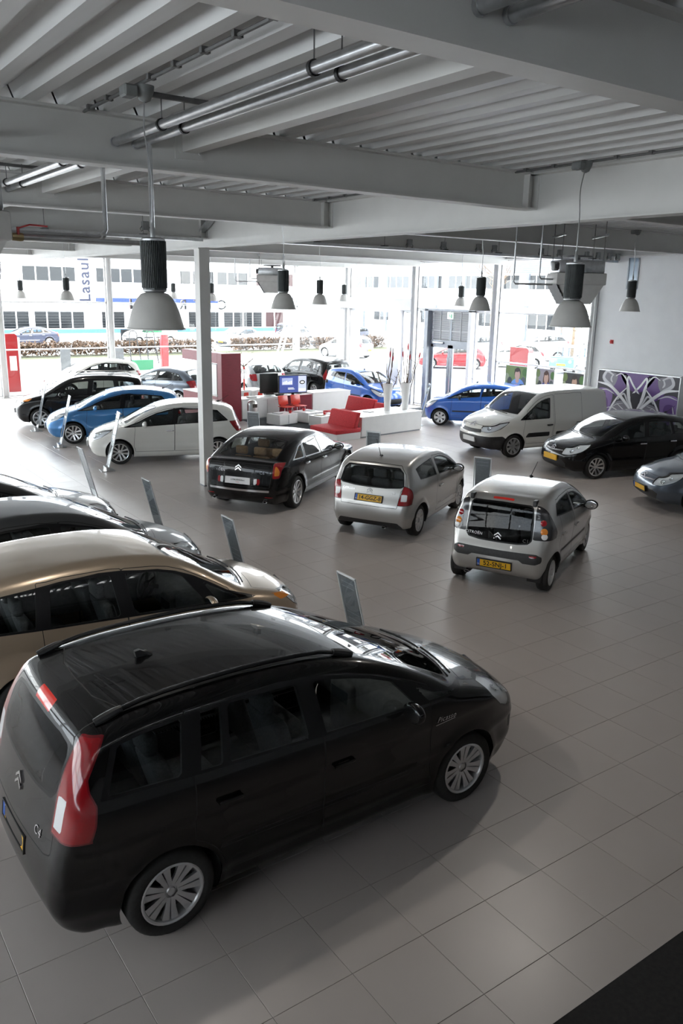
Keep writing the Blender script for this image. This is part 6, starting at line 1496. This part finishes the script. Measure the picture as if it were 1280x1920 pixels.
# ------------------------------------------------------------------ cars in place
P_BLACK=paint('black',(.0025,.0025,.003),0,.25,.6); P_BEIGE=paint('beige',(.42,.335,.25),.6,.30); P_GREYM=paint('matt_grey',(.075,.077,.08),.6,.42,.35); P_DGREY=paint('dark_grey',(.035,.037,.04),.5,.3)
P_WHITE=paint('white',(.80,.79,.74)); P_BLUE=paint('light_blue',(.035,.20,.48),.35,.3); P_DBLUE=paint('deep_blue',(.012,.12,.52),.1,.3); P_SILVER=paint('silver',(.48,.475,.46),.65,.32); P_STEEL=paint('steel_blue',(.10,.125,.16),.6,.3)
P_OSIL=paint('pale_silver',(.42,.44,.46),.5,.3); P_ORED=paint('red',(.16,.008,.012)); P_OBLUE=paint('pale_blue_car',(.08,.15,.22)); P_NAVY=paint('navy',(.02,.025,.05))
GRP='cars parked in the showroom'
def put(o,x,y,deg,lab,name=None,cat='car',group=GRP,z=0.):
    o.location=(x,y,z); o.rotation_euler=(0,0,math.radians(deg)); tag(o,lab,cat,group); return o
def clone(src,name,pm,swap=None):
    sw={SRC[src.name]:pm}; 
    if swap: sw.update(swap)
    c=copy_tree(src,None,sw); c.name=name; SRC[c.name]=pm; return c
SRC={}
def new(nm,key,pm,res,over=None,det=2):
    D=dict(CARS[key]); 
    if over: D.update(over)
    r=make_car(nm,D,pm,res,det); SRC[r.name]=pm; return r
gp=put(new('people_carrier','people_carrier',P_BLACK,.028),-.66,1.86,.6,'large black people carrier with roof rails, nearest car in the foreground')
mp=put(new('compact_people_carrier','compact_mpv',P_BEIGE,.034),-.83,5.0,0,'metallic beige tall car just behind the nearest black people carrier')
mb=put(clone(mp,'compact_people_carrier',P_BLACK),4.68,23.1,160,'tall black car with roof rails, farthest of the three cars facing left')
for sd in (1,-1):
    b=MB(); b.tube([(.2,sd*.56,1.60),(.1,sd*.56,1.645),(-1.4,sd*.55,1.645),(-1.55,sd*.55,1.58)],.018,8); b.build('roof_rail',M_RIM,mb,True)
sm=put(new('hatchback_car','supermini',P_WHITE,.034,dict(wheel=W5D)),4.76,16.58,159.6,'white five-door hatchback behind the white column')
sb=put(clone(sm,'hatchback_car',P_BLUE),4.66,19.93,160,'light blue hatchback between the white and the far black car')
hb=put(new('hatchback_car','hatchback',P_DGREY,.036),-1.26,10.28,0,'very dark grey car, farthest of the four at the left edge')
sg=put(clone(sm,'hatchback_car',P_GREYM),-.83,7.5,0,'satin dark grey hatchback between the beige and the farthest left-edge car')
sl=put(new('saloon_car','saloon',P_BLACK,.034),5.56,11.90,34.4,'glossy black saloon with white sales plate right of the column')
c2=put(new('three_door_car','three_door',P_SILVER,.03),6.35,8.73,29,'silver three-door car with yellow plate 14-GGZ-8')
c1=put(new('city_car','city_car',P_SILVER,.03),6.23,5.40,26.5,'silver city car with dark rear window and yellow plate 52-SNJ-1')
cb=put(clone(c1,'city_car',P_DBLUE),16.15,16.7,127,'deep blue city car by the grey louvred door')
cm=put(clone(c1,'city_car',P_DBLUE),15.45,22.4,-85,'bright blue city car behind the red seats')
vn=put(new('panel_van','panel_van',P_WHITE,.038),14.29,12.56,172,'white panel van facing left in front of the lightbox','van')
br=put(clone(sm,'hatchback_car',P_BLACK,{M_PLW:M_PLY}),13.98,9.36,164,'black hatchback in front of the white van')
gr=put(clone(hb,'hatchback_car',P_STEEL),13.2,5.7,150,'blue-grey car cut off at the right edge')
# cars by the far windows
put(clone(hb,'hatchback_car',P_OSIL),13.3,27.6,86,'silver hatchback seen from behind beyond the counter')
put(clone(mp,'compact_people_carrier',P_BLACK),15.85,26.75,95,'black tall car in the far glazed corner behind the ladder')
put(clone(hb,'hatchback_car',P_STEEL),9.15,26.5,112,'grey car between the far black car and the maroon unit')
put(clone(sm,'hatchback_car',P_WHITE),7.3,29.85,180,'pale silver car mostly hidden behind the far tall black car')
# parked outside
OG='cars parked outside'
put(clone(sl,'saloon_car',P_NAVY),13.0,61.5,180,'dark saloon on the street behind the hedge at the left','saloon',group=OG,z=-.05)
put(clone(hb,'hatchback_car',P_OSIL),28.4,57.0,205,'silver car on the street right of the column, nearest the white building','car',group=OG,z=-.05)
for i,(src,pm,x,y,d,lab) in enumerate([(sl,P_OSIL,33.5,57.0,195,'pale saloon parked behind the short hedge'),(mp,P_NAVY,37.0,62.0,20,'dark tall car parked behind the pale saloon'),(hb,P_NAVY,40.5,58.0,200,'dark car outside left of the entrance portal'),(vn,P_WHITE,22.5,60.8,184,'white van with green stripe across the street, right of the column'),
   (hb,P_ORED,31.1,34.3,140,'red car outside behind the glass of the grey door'),(sm,P_WHITE,35.3,33.2,137,'white car outside beside the red car'),(hb,P_OSIL,40.5,42,150,'silver car parked behind the red car outside'),(sl,P_OSIL,43,34.5,140,'pale saloon far out in the right car park'),(sm,P_OSIL,47,41,140,'pale hatchback far out in the right car park, left of the bare tree'),(sm,P_WHITE,47.5,30.5,140,'white hatchback in the back row of the right car park'),(hb,P_WHITE,50.5,36,140,'white car in the back row behind the pale saloon'),(sl,P_NAVY,35.5,53.5,200,'dark saloon parked beyond the entrance portal'),(sm,P_OSIL,30,44,110,'pale car seen through the entrance portal')]):
    put(clone(src,src.name.split('.')[0],pm),x,y,d,lab,'car',group=OG,z=-.05)
st=MB().box(-.6,1.0,.9,.915,.8,1.3).build('green_stripe',mat('yard_green',(.01,.12,.05),.5))
for o in bpy.data.objects:
    if o.get('label')=='white van with green stripe across the street, right of the column': st.parent=o
# open blue leisure car: low box body with upright screen
bj=empty('open_car',(35.7,29.0,-.05),math.radians(200)); tag(bj,'small pale blue boxy open car parked at the far right outside','car',OG)
b=MB(); b.rbox(-1.6,1.6,-.75,.75,.35,.95,.06,2); b.build('body',P_OBLUE,bj,True,40); b=MB(); b.rbox(.5,1.55,-.7,.7,.93,1.0,.03,2); b.build('bonnet',P_OBLUE,bj,True,40)
b=MB(); b.rbox(-1.5,.4,-.7,.7,1.45,1.55,.04,2); b.build('soft_top',mat('canvas_grey',(.35,.38,.42),.8),bj,True,40)
MB().add([(.55,-.66,.95),(.55,.66,.95),(.38,.62,1.48),(.38,-.62,1.48)],[(0,1,2,3)]).build('windscreen',GL,bj)
for x in (.4,-.4,-1.45):
    for sd in(-1,1): MB().bar((x+.12 if x>0 else x,sd*.68,.93),(x,sd*.66,1.5),.05,.05).build('roof_post',P_OBLUE,bj)
for x in (1.05,-1.05):
    for sd in (1,-1): make_wheel(bj,x,sd*.68,.28,.16,W8,sd)
MB().box(-1.63,-1.6,-.26,.26,.55,.66).build('number_plate',M_PLY,bj); MB().box(1.6,1.63,-.26,.26,.5,.61).build('number_plate',M_PLY,bj)
for sd in (1,-1):
    MB().lathe([(.09,0),(.08,.03),(0,.04)],14,Matrix.Translation((1.6,sd*.52,.75))@Matrix.Rotation(PI/2,4,'Y')).build('headlamp',M_CLEAR,bj,True,40); MB().box(-1.62,-1.6,sd*.62-.06,sd*.62+.06,.6,.8).build('tail_lamp',M_RED,bj)

# everything that stands on the lounge carpet rests on its pile
for o in list(bpy.data.objects):
    if o.parent is None and o.get('category') in ('chair','table','cup','magazine','bin','counter','panel','television','sofa','folders'):
        x,y=o.location.x,o.location.y
        if o.name.startswith('red_panel') or (9.2<x<14.4 and 18.2<y<21.95): o.location.z+=.008 if o['category']=='chair' else .0034
